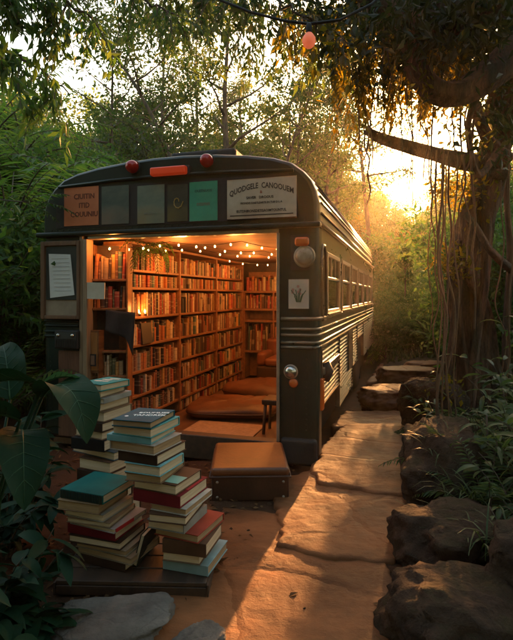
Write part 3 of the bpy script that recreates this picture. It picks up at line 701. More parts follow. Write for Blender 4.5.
# stool by the right jamb
st=inbus('stool',.72,.75,.02,'small dark stool tucked behind the right door jamb','stool')
bx(-.13,-.12,.26,.13,.12,.31).build('seat',M['dleather'],st,bevel=.012)
for x in (-.1,.1):
    for y in (-.09,.09): MB().tube([(x*1.15,y*1.15,0),(x,y,.27)],.015,8).build('leg',M['darkwood'],st,smooth=True)
# narrow case: framed photo, wooden box, cloth
wb=inbus('wooden_cabinet',-.672,.015,.02,'tall orange brown wooden cabinet just inside the door post','cabinet')
mb=MB(); W0,W1=-.05,.035
mb.box(W0,-.012,0,W0+.012,.06,.93); mb.box(W1-.012,-.012,0,W1,.06,.93); 
for z in (0,.34,.58,.918): mb.box(W0,-.012,z,W1,.06,z+.016)
mb.box(W0,.055,0,W1,.064,.93); mb.build('case',M['wood'],wb)
bx(W0+.013,-.016,.6,W1-.013,-.008,.917).build('door',nmat('orange_wood',(.3,.12,.035),(.42,.19,.06),5,.5,.3,16,stretch=(6,6,.6)),wb)
ph=inbus('framed_photo',-.677,-.004,.66,'tiny dark framed photo standing on the wooden cabinet front','photo frame')
bx(-.024,-.022,.0,.03,-.013,.1).build('frame',M['black'],ph); bx(-.015,-.025,.012,.021,-.022,.088).build('print',mat('sepia_print',(.16,.08,.05),.5),ph)
cl=inbus('draped_cloth',-.45,.03,.98,'black cloth draped over the narrow bookcase shelf','cloth')
n=10; vs=[]; 
for i in range(n+1):
    for j in range(n+1):
        u,v=i/n,j/n; x=-.125+.27*u; z=.14*(1-v*(1-.45*(1-u)))-.14+.12*(1-.2*u)-(.17*v*(.55+.9*max(0,u-.75)*3))+.03
        vs.append((x,-.02+.012*math.sin(u*9+v*2)-.02*v,z))
mb=MB().add(vs,[(i*(n+1)+j,(i+1)*(n+1)+j,(i+1)*(n+1)+j+1,i*(n+1)+j+1) for i in range(n) for j in range(n)])
o=mb.build('sheet',M['cloth'],cl,smooth=True); sol=o.modifiers.new('s','SOLIDIFY'); sol.thickness=.006
# display book in front of the shelf
o=inbus('display_book',-.468,.52,.805,'dark book standing face out on the long bookcase','book'); bx(-.012,-.09,0,.004,.09,.19).build('cover',mat('dark_cover',(.03,.026,.022),.5),o,rot=(0,-.12,0))
# hanging fern in the bus
def frond_strip(base,d,ln,wid,n,droop,lw,sag=None):
    """a frond: rachis curve plus leaflets; returns V,F of leaflets and rachis points"""
    base=np.array(base,float); d=np.array(d,float); d/=np.linalg.norm(d); pts=[base]; dd=d.copy(); st=ln/n
    for i in range(n):
        dd=dd+np.array([0,0,-droop*st*(.4+1.3*i/n)]); dd/=np.linalg.norm(dd); pts.append(pts[-1]+dd*st)
    Pp=[];Dd=[];Ll=[]
    for i in range(2,n+1):
        t=(pts[i]-pts[i-1]); t/=np.linalg.norm(t); s=np.cross(t,[0,0,1.]); s/=np.linalg.norm(s)+1e-6
        f=i/n; l=wid*(math.sin(pi*min(1,f*.82+.14))**.8)
        for sg_ in (-1,1):
            Pp.append(pts[i]); Dd.append(s*sg_+t*.55+np.array([0,0,-.28])+rng.normal(size=3)*.1); Ll.append(l*rng.uniform(.8,1.1))
    Ll=np.array(Ll); V,F=leaves(np.array(Pp),np.array(Dd),Ll,np.maximum(.004,Ll*lw),.75)
    return V,F,pts
def frond_plant(name,nf,ln,wid,h0,m,label,cat,group=None,spread=(.2,1.0),droop=1.2,n=22,lw=.2,seed=0,trunk=None,el=(.3,1.2),az=(0,2*pi)):
    random.seed(seed)
    t=empty(name,(0,0,0),0,label,cat,group); VF=[]; st=MB()
    for k in range(nf):
        a=az[0]+(az[1]-az[0])*(k+random.random()*.7)/nf; e=random.uniform(*el); l=ln*random.uniform(.7,1.1)
        b=(.04*math.cos(a)*ln,.04*math.sin(a)*ln,h0*random.uniform(.85,1))
        V,F,pts=frond_strip(b,(math.cos(a)*math.cos(e),math.sin(a)*math.cos(e),math.sin(e)),l,wid*random.uniform(.85,1.1),n,droop/ln*random.uniform(.7,1.3),lw)
        VF.append((V,F)); st.tube(pts[::2],[max(.0015,.008*ln*(1-i/(len(pts[::2])))) for i in range(len(pts[::2]))],5)
    V,F=merge(VF); link('fronds',np_mesh('fronds',V,F,m),t)
    if trunk: st.tube([(.06*math.sin(z*2),.05*math.cos(z*1.4),z*h0) for z in np.linspace(-.15,1,8)],[trunk*(1.3-.4*z) for z in np.linspace(0,1,8)],9)
    st.build('stems',M['thinbark'],t,smooth=True)
    return t
t=frond_plant('hanging_fern',22,.34,.06,0,M['leaf_bush'],'small green fern hanging from the ceiling by the bookcase','plant',droop=4,n=12,el=(-.2,.9),seed=3); t.location=B(-.33,.30,1.68)
# string lights
sl=empty('string_lights',B(0,0,0),-TH,'warm fairy lights strung under the plank ceiling','string lights')
strands=[[(-.62,.25,1.70),(-.2,.9,1.715),(.25,1.7,1.70),(.8,2.9,1.715)],[(-.68,.12,1.67),(-.1,.22,1.70),(.45,.5,1.715),(.86,.9,1.70)],
         [(.0,.55,1.71),(.45,1.2,1.69),(.75,2.1,1.7),(.5,3.3,1.7)],[(.86,.9,1.7),(.80,1.25,1.56),(.72,1.6,1.66),(.86,1.9,1.5),(.7,2.3,1.64),(.86,2.7,1.5),(.75,3.2,1.6)],[(-.4,2.3,1.71),(.1,3.0,1.68),(.7,3.35,1.62)]]
wm=MB(); bpos=[]
for sd in strands:
    pts=[]
    for a,b in zip(sd,sd[1:]):
        for k in range(8):
            t=k/8; p=Vector(a).lerp(Vector(b),t); p.z-=.03*math.sin(pi*t); pts.append(p)
    pts.append(Vector(sd[-1])); wm.tube(pts,.0025,5)
    step=2 if sd is not strands[3] else 1
    for i in range(1,len(pts),step): bpos.append(pts[i]+Vector((rng.uniform(-.02,.02),rng.uniform(-.02,.02),-.018)))
wm.build('wire',M['black'],sl)
bm_=MB().lathe([(.002,-.009),(.006,-.007),(.008,0),(.006,.007),(.003,.011)],10).mesh('bulb',M['bulb'],True)
for p in bpos: link('bulb',bm_,sl,p)
def plamp(lx,ly,z,w,r=.03,c=(1,.31,.06)):
    l=bpy.data.lights.new('fairy_light_glow','POINT'); l.energy=w; l.color=c; l.shadow_soft_size=r
    o=bpy.data.objects.new('fairy_light_glow',l); COL.objects.link(o); o.location=B(lx,ly,z)
LP=.38
for lx,ly,z,w in ((-.2,.6,1.60,5),(.35,.6,1.58,5),(.2,1.5,1.58,6),(.72,1.5,1.5,4),(.5,2.4,1.58,6),(-.1,2.6,1.58,4),(.75,2.9,1.5,5)): plamp(lx,ly,z,w*LP)
plamp(-.45,.46,1.13,.35); plamp(-.52,.0,1.67,1.1); plamp(.1,.06,1.68,1.0)
# ------------------------------------------------------------------ leather step
sp=empty('step_box',(-.045,3.29,.0),.03,'tan topped leather step box below the open bus door','step')
bx(-.235,-.27,.0,.235,.27,.165).build('body',M['dleather'],sp,bevel=.015,seg=3)
o=bx(-.238,-.273,.15,.238,.273,.205).build('padded_top',M['leather'],sp,bevel=.022,seg=4)
q_=[(-.244,-.279),(.244,-.279),(.244,.279),(-.244,.279),(-.244,-.279)]
MB().tube([(x,y,.153) for x,y in q_],.0055,6).build('piping',M['dleather'],sp,smooth=True)
mb=MB()
for x in (-.2,.2):
    for z in (.03,.12): mb.lathe([(.009,0),(.007,.004),(.001,.006)],8,Matrix.Translation((x,-.27,z))@Matrix.Rotation(pi/2,4,'X'))
mb.build('studs',M['trim'],sp,smooth=True)
# ------------------------------------------------------------------ book stacks
COVN={}
def cov(c,r=.68):
    k=tuple(c)
    if k not in COVN: COVN[k]=nmat('book_cover',tuple(x*.85 for x in c),tuple(min(1,x*1.12) for x in c),9,r,.15,60,dist=.002,c3=tuple(x*.65 for x in c),spec=.12)
    return COVN[k]
def stack_book(fr,w,dep,th,rz,z,c,label,spine='back',pages=None,tilt=0,grp=None,rib=False):
    """lying book, front-right corner at fr (world xy); spine: back, front or right"""
    ct=Vector((fr[0],fr[1],0))+Matrix.Rotation(rz,3,'Z')@Vector((-w/2,dep/2,0))
    t=empty('book',(ct.x,ct.y,z),rz,label,'book',grp); t.rotation_euler=(tilt,0,rz)
    bt=min(.0045,th*.16); m=cov(c); mb=MB(); hw,hd=w/2,dep/2
    mb.box(-hw,-hd,0,hw,hd,bt); mb.box(-hw,-hd,th-bt,hw,hd,th)
    e=.0048; i=.005; px0,px1,py0,py1=-hw+i,hw-i,-hd+i,hd-i
    if spine=='front': mb.box(-hw,-hd-.0006,.0004,hw,-hd+e,th-.0004); py0=-hd+e+.0002
    elif spine=='right': mb.box(hw-e,-hd,.0004,hw+.0006,hd,th-.0004); px1=hw-e-.0002
    elif spine=='left': mb.box(-hw-.0006,-hd,.0004,-hw+e,hd,th-.0004); px0=-hw+e+.0002
    else: mb.box(-hw,hd-e,.0004,hw,hd+.0006,th-.0004); py1=hd-e-.0002
    mb.build('cover',m,t,bevel=.0012,seg=1)
    bx(px0,py0,bt+.0002,px1,py1,th-bt-.0002).build('pages',pages or M['pages'],t)
    if rib:
        rb=MB()
        for k in range(26): 
            x=-hw+.006+k*(w-.012)/25; rb.box(x-.0016,-hd-.004,.003,x+.0016,-hd-.0008,th-.003)
        rb.build('spine_binding',mat('binding_black',(.01,.012,.012),.5),t)
    return t
TEAL=(.012,.12,.105);DTEAL=(.008,.085,.11);PBLUE=(.17,.38,.40);GREY=(.3,.28,.24);BRN=(.1,.05,.028);DBRN=(.05,.026,.016);DRED=(.16,.012,.018);RED=(.45,.02,.025);TAN=(.26,.17,.1);BLK=(.014,.014,.014);MINT=(.2,.42,.34)
# corner px, left px, thickness, colour, spine side, description
A=[(151,108,.030,DTEAL,'back','dark teal cover with white lettering, topmost of the tall front stack'),
 (151,107,.040,(.10,.33,.32),'back','blue green cover, directly under the dark teal lettered book'),
 (151,102,.028,PBLUE,'front','light blue spine, third from the top of the tall front stack'),
 (154,103,.042,(.36,.32,.27),'left','light grey top with brown side, above the dark brown book'),
 (157,113,.044,DBRN,'front','dark brown spine, above the pale blue cover with tan pages'),
 (160,120,.044,PBLUE,'back','pale blue cover with thick tan pages, sixth in the front stack'),
 (161,122,.036,(.2,.12,.07),'back','thick tan paged volume, below the pale blue cover'),
 (176,128,.044,BRN,'back','brown cover with a mint corner label, jutting to the right'),
 (180,128,.052,DRED,'front','dark red spine under the mint labelled book'),
 (186,147,.030,(.42,.39,.33),'back','thin off white book below the dark red spine'),
 (186,146,.036,BRN,'back','brown book with tan pages below the thin off white one'),
 (184,144,.040,(.24,.23,.2),'right','wide grey book jutting furthest right from the front stack'),
 (198,150,.036,(.30,.05,.03),'back','rust red book below the wide grey one'),
 (206,160,.058,BRN,'front','thick soft brown book low in the front stack'),
 (200,160,.040,(.2,.13,.08),'back','tan paged book second from the bottom of the front stack'),
 (208,160,.044,(.22,.33,.34),'front','pale blue grey book, lowest of the tall front stack')]
z=.062; dC=2.10; GA='books of the tall front stack'
hts=[]
for it in reversed(A): hts.append(z); z+=it[2]+.0008
random.seed(21)
for k,((cp,lp,th,c,spn,lab),zz) in enumerate(zip(A,reversed(hts))):
    d=dC+random.uniform(-.012,.012); xr=(cp-256.5)/500*d; xl=(lp-256.5)/500*d
    rz=math.radians(-18+random.uniform(-5.5,5.5)); w=max(.165,(xr-xl)/math.cos(rz))
    t=stack_book((xr,d),w,random.uniform(.20,.25),th,rz,zz,c,'book with '+lab if lab.split()[0] not in ('thick','plain','rust','wide','thin','brown') or 'cover' in lab or 'spine' in lab else lab,spn,M['pages'] if k%3 else M['pages2'],grp=GA)
    if k==0:
        wi=mat('white_ink',(.8,.85,.82),.7)
        for q,(tx,sz) in enumerate((('BOUMLIES',.03),('TANDREK',.032))): text_mesh(tx,sz,t,(.03,.035-.046*q,th+.0006),(0,0,.25),wi)
        MB().lathe([(.001,0),(.009,.0003),(.001,.0006)],10,Matrix.Translation((-.06,-.05,th+.0004))).build('cover_mark',wi,t)
    if k==7: bx(.02,-.09,th+.0002,w/2-.004,-.01,th+.001).build('cover_label',mat('mint_label',MINT,.6),t)
    if k==8: bx(-w/2+.005,-.05,th+.0002,w/2-.003,.08,th+.001).build('cover_label',mat('red_label',RED,.5),t)
Cs=[(103,53,.040,TEAL,'front','bright teal cover and ribbed black binding, topmost of the short stack'),
 (99,51,.044,(.24,.15,.08),'back','orange tan pages directly under the bright teal book'),
 (103,57,.034,(.3,.27,.22),'back','cream pages, third from the top of the short stack'),
 (110,61,.022,TAN,'back','thin tan body above the red labelled one'),
 (114,61,.020,(.34,.3,.27),'back','thin pale body directly above the dark red volume'),
 (115,60,.042,DRED,'front','dark red spine in the middle of the short stack'),
 (120,61,.034,DBRN,'back','dark brown cover below the dark red volume'),
 (126,68,.026,(.28,.22,.15),'back','tilted tan boards low in the short stack'),
 (131,67,.032,(.22,.16,.1),'back','wide tan pages second from the bottom of the short stack'),
 (125,73,.036,DBRN,'front','dark spine, lowest of the short stack')]
z=.062; hts=[]
for it in reversed(Cs): hts.append(z); z+=it[2]+.0008
for k,((cp,lp,th,c,spn,lab),zz) in enumerate(zip(Cs,reversed(hts))):
    d=2.13+random.uniform(-.012,.012); xr=(cp-256.5)/500*d; xl=(lp-256.5)/500*d; rz=math.radians(-20+random.uniform(-4.5,4.5)); w=(xr-xl)/math.cos(rz)
    t=stack_book((xr,d),w,random.uniform(.2,.24),th,rz,zz,c,'book with '+lab,spn,M['pages2'] if k in (1,7,8) else M['pages'],grp='books of the short front stack',rib=(k==0))
    if k==4: bx(w/2-.09,-.1,th*.1,w/2+.0012,.02,th*.9).build('cover_label',mat('red_label',RED,.5),t)
Bs=[(101,74,.030,(.02,.24,.22),'back','turquoise patterned cover, topmost of the rear stack'),
 (101,82,.030,(.2,.15,.1),'back','plain tan pages directly under the turquoise cover'),
 (104,84,.024,(.28,.27,.24),'right','thin grey cover, third from the top of the rear stack'),
 (99,80,.036,TAN,'back','tan boards, fourth from the top of the rear stack'),
 (104,74,.044,(.19,.12,.07),'back','thick brown boards, fifth from the top of the rear stack'),
 (102,76,.04,DBRN,'front','dark spine, sixth from the top of the rear stack'),
 (102,68,.036,(.2,.13,.08),'back','tan pages showing behind the big leaf'),
 (104,66,.05,BLK,'front','black spine in the middle of the rear stack'),
 (114,60,.038,(.06,.08,.09),'back','slate blue cover at the level of the short stack top'),
 (110,72,.05,BRN,'back','brown boards low in the rear stack'),(108,70,.05,DBRN,'front','umber spine low in the rear stack'),
 (110,72,.05,TAN,'back','buff boards low in the rear stack'),(110,70,.05,DBRN,'back','brown black cover near the foot of the rear stack'),(112,70,.06,BRN,'back','chestnut boards at the foot of the rear stack'),(112,70,.06,BLK,'front','black spine, lowest of the rear stack')]
z=.062; hts=[]
sc=(.80-.062)/sum(i[2] for i in Bs)
for it in reversed(Bs): hts.append(z); z+=it[2]*sc+.0008
for k,((cp,lp,th,c,spn,lab),zz) in enumerate(zip(Bs,reversed(hts))):
    th*=sc; d=2.45+random.uniform(-.015,.015); xr=(cp-256.5)/500*d; xl=(lp-256.5)/500*d; rz=math.radians(-24+random.uniform(-8,8)); w=max(.15,(xr-xl)/math.cos(rz))
    t=stack_book((xr,d),w,random.uniform(.19,.23),th,rz,zz,c,'book with '+lab,spn,M['pages'],grp='books of the rear stack')
    if k==0:
        mb=MB()
        for q in range(7): 
            x,y=rng.uniform(-w/2+.03,w/2-.04),rng.uniform(-.06,.06); mb.prism([(x,y),(x+.03,y+.008),(x+.022,y+.035),(x-.012,y+.02)],'z',th+.0002,th+.0008+q*.0001)
        mb.build('cover_print',mat('cream_print',(.5,.46,.36),.7),t)
# leaning book
t=stack_book((-.565,2.16),.15,.2,.02,0,.062,(.03,.035,.03),'dark book leaning on edge between the two front stacks','back',grp=None)
t.location=(-.478,2.26,.14); t.rotation_euler=(.08,math.radians(-74),math.radians(-18))
# dark crate base
cb=empty('book_crate',(-.50,2.335,.0),-.03,'low dark wooden crate carrying the book stacks','crate')
mb=MB()
for k in range(5): mb.box(-.33,-.26+k*.108,.042,.30,-.26+k*.108+.1,.06)
mb.build('top_slats',M['darkwood'],cb,bevel=.003)
bx(-.33,-.262,0,.30,-.24,.04).build('front_board',M['darkwood'],cb,bevel=.003); bx(-.33,.25,0,.30,.27,.04).build('rear_board',M['darkwood'],cb); bx(-.34,-.262,0,-.332,.27,.05).build('side_board',M['darkwood'],cb); bx(.302,-.262,0,.31,.27,.05).build('side_board',M['darkwood'],cb)
#VEG
# ------------------------------------------------------------------ vegetation
def tree(name,label,cat,H,tr,seed,lm,z0=.3,R=2.0,nlimb=16,ntwig=4,nl=36,cl=.35,ll=.16,lw=.07,lean=(0,0),up=.5,droop=0,bark=None,group=None,shape='round'):
    r=np.random.default_rng(seed); random.seed(seed)
    t=empty(name,(0,0,0),0,label,cat,group); st=MB()
    tp=[Vector((lean[0]*z*z*H+.05*H*tr*8*mn.noise(Vector((z*2.2,seed,0)))*z, lean[1]*z*z*H+.05*H*tr*8*mn.noise(Vector((z*2.2,seed,9)))*z, z*H*.93-.1)) for z in np.linspace(0,1,12)]
    st.tube(tp,[tr*(1.25-1.05*z) if z>.02 else tr*1.6 for z in np.linspace(0,1,12)],9,wob=.15)
    P_=[];D_=[]
    for i in range(nlimb):
        f=z0+(1-z0)*((i+r.random())/nlimb)**.9; k=f*11; j=min(10,int(k)); b=tp[j].lerp(tp[j+1],k-j)
        g=(f-z0)/(1-z0)
        pr={'round':math.sin(pi*min(1,g*.85+.15))**.6,'cone':1.05-g*.9,'flat':.4+.75*g,'spread':.75+.25*math.sin(g*pi)}[shape]
        ln=R*pr*r.uniform(.65,1.1); a=i*2.4+r.uniform(-.5,.5); e=up*(.4+.9*g)+r.uniform(-.2,.3)
        d=Vector((math.cos(a)*math.cos(e),math.sin(a)*math.cos(e),math.sin(e))); pts=[b]
        for s in range(5):
            d=(d+Vector(r.normal(size=3))*.13+Vector((0,0,-droop*.12+.02))).normalized(); pts.append(pts[-1]+d*ln/5)
        rr=tr*(.5-.3*g); st.tube(pts,[max(.006,rr*(1-.85*q/5)) for q in range(6)],6)
        for w_ in range(ntwig):
            q=r.uniform(.35,1); k=q*5; j=min(4,int(k)); c=pts[j].lerp(pts[j+1],k-j)
            dd=(d+Vector(r.normal(size=3))*.8+Vector((0,0,-droop*.5))).normalized(); tl=ln*.35*r.uniform(.5,1.2); e2=c+dd*tl
            st.tube([c,c.lerp(e2,.5)+Vector((0,0,.03)),e2],[max(.005,rr*.3),max(.004,rr*.2),.003],4,False)
            n=max(4,int(nl*r.uniform(.5,1.4))); u=r.random((n,1))
            pp=np.array(c)+(np.array(e2)-np.array(c))*u+r.normal(size=(n,3))*cl*np.array([1,1,.6])*r.uniform(.6,1.2)
            P_.append(pp); D_.append(np.array(dd)*.6+r.normal(size=(n,3))*.7+np.array([0,0,-.35-droop*.6]))
    Pn=np.concatenate(P_);D=np.concatenate(D_); n=len(Pn)
    V,F=leaves(Pn,D,ll*r.uniform(.6,1.25,n),lw*r.uniform(.6,1.2,n),.35)
    link('crown',np_mesh('crown',V,F,lm),t)
    st.build('trunk',bark or M['thinbark'],t,smooth=True)
    return t
def place(proto,x,y,s=1,rz=None,label=None,dz=0,first=[]):
    if proto.name in first: o=copy_tree(proto)
    else: o=proto; first.append(proto.name)
    o.location=(x,y,gz(x,y)-.05*s+dz); o.scale=(s,)*3; o.rotation_euler.z=rng.uniform(0,6.28) if rz is None else rz
    if label: o['label']=label
    return o
def at(px,d): return ((px-256.5)/500*d,d)
# --- tall airy trees behind the bus
GA_='airy trees behind the bus'
def airy(px,d,H,tr,seed,label,**k):
    x,y=at(px,d); kw=dict(z0=.3,R=H*.24,nlimb=17,ntwig=4,nl=64,cl=.24,ll=.14,lw=.06,up=.6,group=GA_); kw.update(k)
    t=tree('airy_tree',label,'tree',H,tr,seed,M['leaf_airy'],**kw); t.location=(x,y,gz(x,y)-.1); return t
airy(229,12.5,9.5,.11,1,'tree with the thickest straight trunk, rising behind the bus roof lamps')
airy(212,11.5,9,.07,2,'thin tree leaning left behind the bus roof hatch',lean=(-.38,0),z0=.4)
airy(262,14,9,.075,3,'slim tree leaning right behind the round red roof lamp and sign',lean=(.22,0),z0=.35)
airy(165,15,10,.08,4,'airy tree behind the red lamp at the left of the roof',z0=.3)
airy(112,13,8.5,.07,5,'airy tree over the left shoulder of the bus roof',z0=.45,nl=26)
airy(318,17,9,.09,6,'airy tree over the right shoulder of the bus roof',z0=.4,lean=(.1,0))
airy(372,19,10.5,.10,7,'tree with bare lower limbs just left of the low sun',z0=.55,lean=(-.1,0),R=3)
airy(196,20,12,.1,9,'tall hazy tree behind the middle of the bus roof',z0=.3)
airy(300,16,8.2,.1,12,'fuller green tree behind the painted sign',nlimb=22,nl=90,z0=.2,R=2.3)
airy(150,17,7.6,.1,13,'fuller green tree behind the left roof lamp',nlimb=22,nl=90,z0=.2,R=2.2)
airy(335,19,9.2,.1,14,'fuller green tree behind the right shoulder of the roof',nlimb=22,nl=90,z0=.2,R=2.4)
airy(240,24,10.5,.12,15,'broad hazy tree far behind the roof hatch',nlimb=24,nl=90,z0=.2,R=3.2)
# --- hillside woods: individual trees, shared crowns
HL=['rounded hillside tree','spreading hillside tree','loose crowned hillside tree']
HP=[tree('hill_tree','rounded tree among the hillside woods','tree',7,.14,21,M['leaf_far'],z0=.15,R=2.5,nlimb=26,ntwig=6,nl=42,cl=.5,ll=.30,lw=.16),
    tree('hill_tree','spreading tree among the hillside woods','tree',7.5,.14,22,M['leaf_far'],z0=.2,R=3.0,nlimb=24,ntwig=6,nl=42,cl=.55,ll=.32,lw=.17,shape='flat'),
    tree('hill_tree','loose crowned tree among the hillside woods','tree',8,.13,23,M['leaf_far'],z0=.2,R=2.3,nlimb=22,ntwig=6,nl=36,cl=.45,ll=.28,lw=.14,shape='cone')]
for k,p in enumerate(HP): p['group']=('rounded trees of the hillside woods','spreading trees of the hillside woods','loose crowned trees of the hillside woods')[k]
def sunlimit(x,y):
    """metres of clear height below the sun's path over the trail"""
    best=9e9
    for (x0,y0) in ((.2,2.6),(.55,2.9),(.8,3.6),(1.05,4.5)):
        dx,dy=x-x0,y-y0; along=dx*math.sin(SUN_AZ)+dy*math.cos(SUN_AZ); across=abs(dx*math.cos(SUN_AZ)-dy*math.sin(SUN_AZ))
        if along>0: best=min(best,along*math.tan(SUN_EL)+max(0,across-1.7)*1.2)
    return best
rr=np.random.default_rng(99); cnt=0
HH=[7,7.5,8]
for ring,(d0,d1,nn) in enumerate(((15,24,30),(24,36,42),(36,55,56),(55,80,60))):
    for k in range(nn):
        az=math.radians(-44+92*(k+rr.random())/nn); d=rr.uniform(d0,d1); x,y=d*math.sin(az),d*math.cos(az)
        px=256.5+500*x/y
        if (ring==0 and 60<px<330) or (ring==1 and 60<px<330 and rr.random()<.2): continue
        lx,ly=toloc(x,y)
        if abs(lx)<3 and ly<9: continue
        q=int(rr.integers(3)); s=rr.uniform(.55,1.15)*(1+.12*ring)
        lim=(sunlimit(x,y)-gz(x,y)-.4)/1.12
        if lim<1.6: continue
        if HH[q]*s>lim: s=lim/HH[q]
        if s<.3: continue
        place(HP[q],x,y,s); cnt+=1
# --- golden trees on the slope below the sun
GP=tree('golden_tree','golden lit tree on the slope right of the bus roof','tree',5.5,.12,31,M['leaf_gold'],z0=.12,R=2.2,nlimb=26,ntwig=6,nl=44,cl=.42,ll=.24,lw=.12,group='golden trees on the slope right of the bus')
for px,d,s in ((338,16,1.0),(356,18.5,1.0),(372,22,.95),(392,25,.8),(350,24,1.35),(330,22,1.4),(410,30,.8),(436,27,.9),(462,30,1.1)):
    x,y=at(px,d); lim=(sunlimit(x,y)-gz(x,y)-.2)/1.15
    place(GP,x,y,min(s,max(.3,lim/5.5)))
gt=tree('grey_green_tree','pale grey green feathery tree behind the left roof shoulder','tree',6.5,.12,33,M['leaf_blue'],z0=.15,R=2.1,nlimb=24,ntwig=5,nl=50,cl=.4,ll=.26,lw=.05,droop=.8); place(gt,*at(128,17),1.05,0)
# --- unseen trees of the wood behind and beside the viewer, added to darken the foreground
for k,(x,y,sc) in enumerate(((-4.6,-2,1),(-2,-5,1.05),(4.6,-2.6,1.05),(0,-9,1.3),(-7,-6,1.3),(7,-6,1.3),(-10,-2,1.3),(10,-1,1.3),(3,-10,1.3),(-4,-10,1.3))): place(HP[k%3],x,y,sc)
# --- bushes and undergrowth
BP=[tree('bush','leafy bush','bush',1.5,.03,41+k,M['leaf_bush'],z0=.05,R=.95,nlimb=24,ntwig=6,nl=62,cl=.17,ll=.085,lw=.036,up=.7,group='green bushes around the clearing') for k in range(3)]
bl=[(392,14,1.9,'dark rounded bush at the far end of the path'),(412,15.5,2.2,'large bush on the slope below the golden trees'),(434,13.5,1.6,'bush behind the hanging roots'),(383,11.5,1.0,'low bush beside the front end of the bus'),(404,11,.9,'low sunlit bush at the end of the stone path'),(425,10.2,.85,'small bush where the path curves away'),(468,9.5,1.0,'bush at the foot of the hanging roots'),
 (478,8.8,1.1,'tall bush behind the banyan trunk'),(492,7.6,1.4,'bush between the banyan and the frame edge'),(505,6.2,1.15,'bush leaning in right of the banyan trunk'),(492,10.5,1.5,'broad bush far behind the banyan trunk'),(520,9,1.7,'tall dark bush behind the right edge'),
 (20,6.6,1.3,'bush beside the left rear corner of the bus'),(-10,5.2,1.3,'bush at the left edge behind the broad leaved plant'),(32,9,1.9,'bush beneath the palms left of the bus'),(-20,8,2.1,'tall bush at the left edge beneath the palms'),(70,12,2.4,'large bush behind the left wall of the bus'),(10,12,2.6,'large bush far behind the left palms'),(355,17,1.9,'bush on the golden slope above the bus windows'),(376,20,2,'bush halfway up the golden slope')]
for k,(px,d,s,lab) in enumerate(bl):
    x,y=at(px,d); place(BP[k%3],x,y,max(.35,min(s,(sunlimit(x,y)-gz(x,y)-.1)/1.75)) if 380<px<450 else s,label=lab)
# --- palms and tree ferns left of the bus
GL='feathery palms left of the bus'
def palm(px,d,h0,nf,ln,seed,label,**k):
    kw=dict(wid=.34,h0=h0,m=M['leaf_frond'],label=label,cat='palm',group=GL,droop=1.5,n=30,lw=.13,seed=seed,trunk=.05,el=(.15,1.25)); kw.update(k)
    t=frond_plant('palm',nf,ln,**kw); x,y=at(px,d); t.location=(x,y,gz(x,y)); return t
palm(10,5.9,2.0,17,1.7,51,'nearest feathery palm over the left frame edge')
palm(62,7.6,2.2,18,1.9,52,'feathery palm arching toward the bus roof corner')
palm(-30,7,2.9,18,2.2,53,'tall palm reaching in from the left frame edge')
palm(25,9.5,3.6,20,2.3,54,'tallest palm behind the others left of the bus')
palm(85,10.5,2.5,18,2.1,55,'palm just beyond the left wall of the bus')
palm(-25,5.0,.9,16,1.4,56,'low palm at the left edge below the tall ones')
palm(24,5.4,.35,18,1.0,57,'ferny clump beside the left bus corner',trunk=None,wid=.2,n=24,el=(.5,1.3))
palm(5,4.3,.3,18,.95,58,'ferny clump in front of the left palms',trunk=None,wid=.2,n=24,el=(.4,1.3))
palm(50,8.3,.5,18,1.5,59,'sprawling fern behind the notice board corner',trunk=None,wid=.3,el=(.5,1.3))
# sprig over the orange poster
sp_=empty('leafy_sprig',B(-1.14,-.14,2.03),0,'feathery green sprig hanging across the orange poster','branch')
VF=[];stm=MB()
for dx,dz,ln in ((.9,.35,.42),(1,.05,.5),(.8,-.25,.36),(.5,.7,.4)):
    V,F,pts=frond_strip((-.12,.02,0),(dx,-.1,dz),ln,.10,15,1.5,.22); VF.append((V,F)); stm.tube(pts,[.003]*len(pts),5)
V,F=merge(VF); link('leaves',np_mesh('leaves',V,F,M['leaf_frond']),sp_); stm.tube([(-.9,.4,.1),(-.5,.2,.06),(-.12,.02,0)],.006,6); stm.build('stem',M['thinbark'],sp_)
# --- overhanging leafy branches
def overhang(name,label,pts,rad,leafm,nspray,spl,nl,ll,lw,seed,leafname='leaves',droop=.9,spread=.25,part2=None,along=(.1,1)):
    r=np.random.default_rng(seed); pts=[Vector(p) for p in pts]; base=pts[0].copy(); t=empty(name,base,0,label,'branch'); st=MB()
    loc=[p-base for p in pts]; 
    fine=[]
    for i in range(len(loc)-1):
        for s in range(5): fine.append(loc[i].lerp(loc[i+1],s/5)+Vector(r.normal(size=3))*.02)
    fine.append(loc[-1]); nf_=len(fine)
    st.tube(fine,[rad*(1-.75*i/nf_) for i in range(nf_)],8,wob=.2); Pp=[];D=[]
    for k in range(nspray):
        i=int(r.uniform(*along)*(nf_-1)); c=fine[i]; d=Vector((r.normal()*.8,r.normal()*.8,-droop+r.normal()*.4)).normalized(); e=[c]; l=spl*r.uniform(.4,1.2)
        for s in range(6): d=(d+Vector((0,0,-.25))+Vector(r.normal(size=3))*.15).normalized(); e.append(e[-1]+d*l/6)
        st.tube(e,[.004*(1-.1*s) for s in range(7)],4,False)
        n=int(nl*r.uniform(.6,1.3)); u=r.random(n)*5.99; j=u.astype(int); ea=np.array([list(v) for v in e]); f=(u-j)[:,None]
        pp=ea[j]*(1-f)+ea[j+1]*f; tan=ea[j+1]-ea[j]; tan/=np.linalg.norm(tan,axis=1,keepdims=True)
        Pp.append(pp+r.normal(size=(n,3))*spread*.1); D.append(tan*.8+r.normal(size=(n,3))*.55+np.array([0,0,-.35]))
    Pp=np.concatenate(Pp);D=np.concatenate(D);n=len(Pp); V,F=leaves(Pp,D,ll*r.uniform(.6,1.2,n),lw*r.uniform(.6,1.2,n),.3)
    link(leafname,np_mesh(leafname,V,F,leafm),t); st.build('twigs',M['thinbark'],t,smooth=True); return t
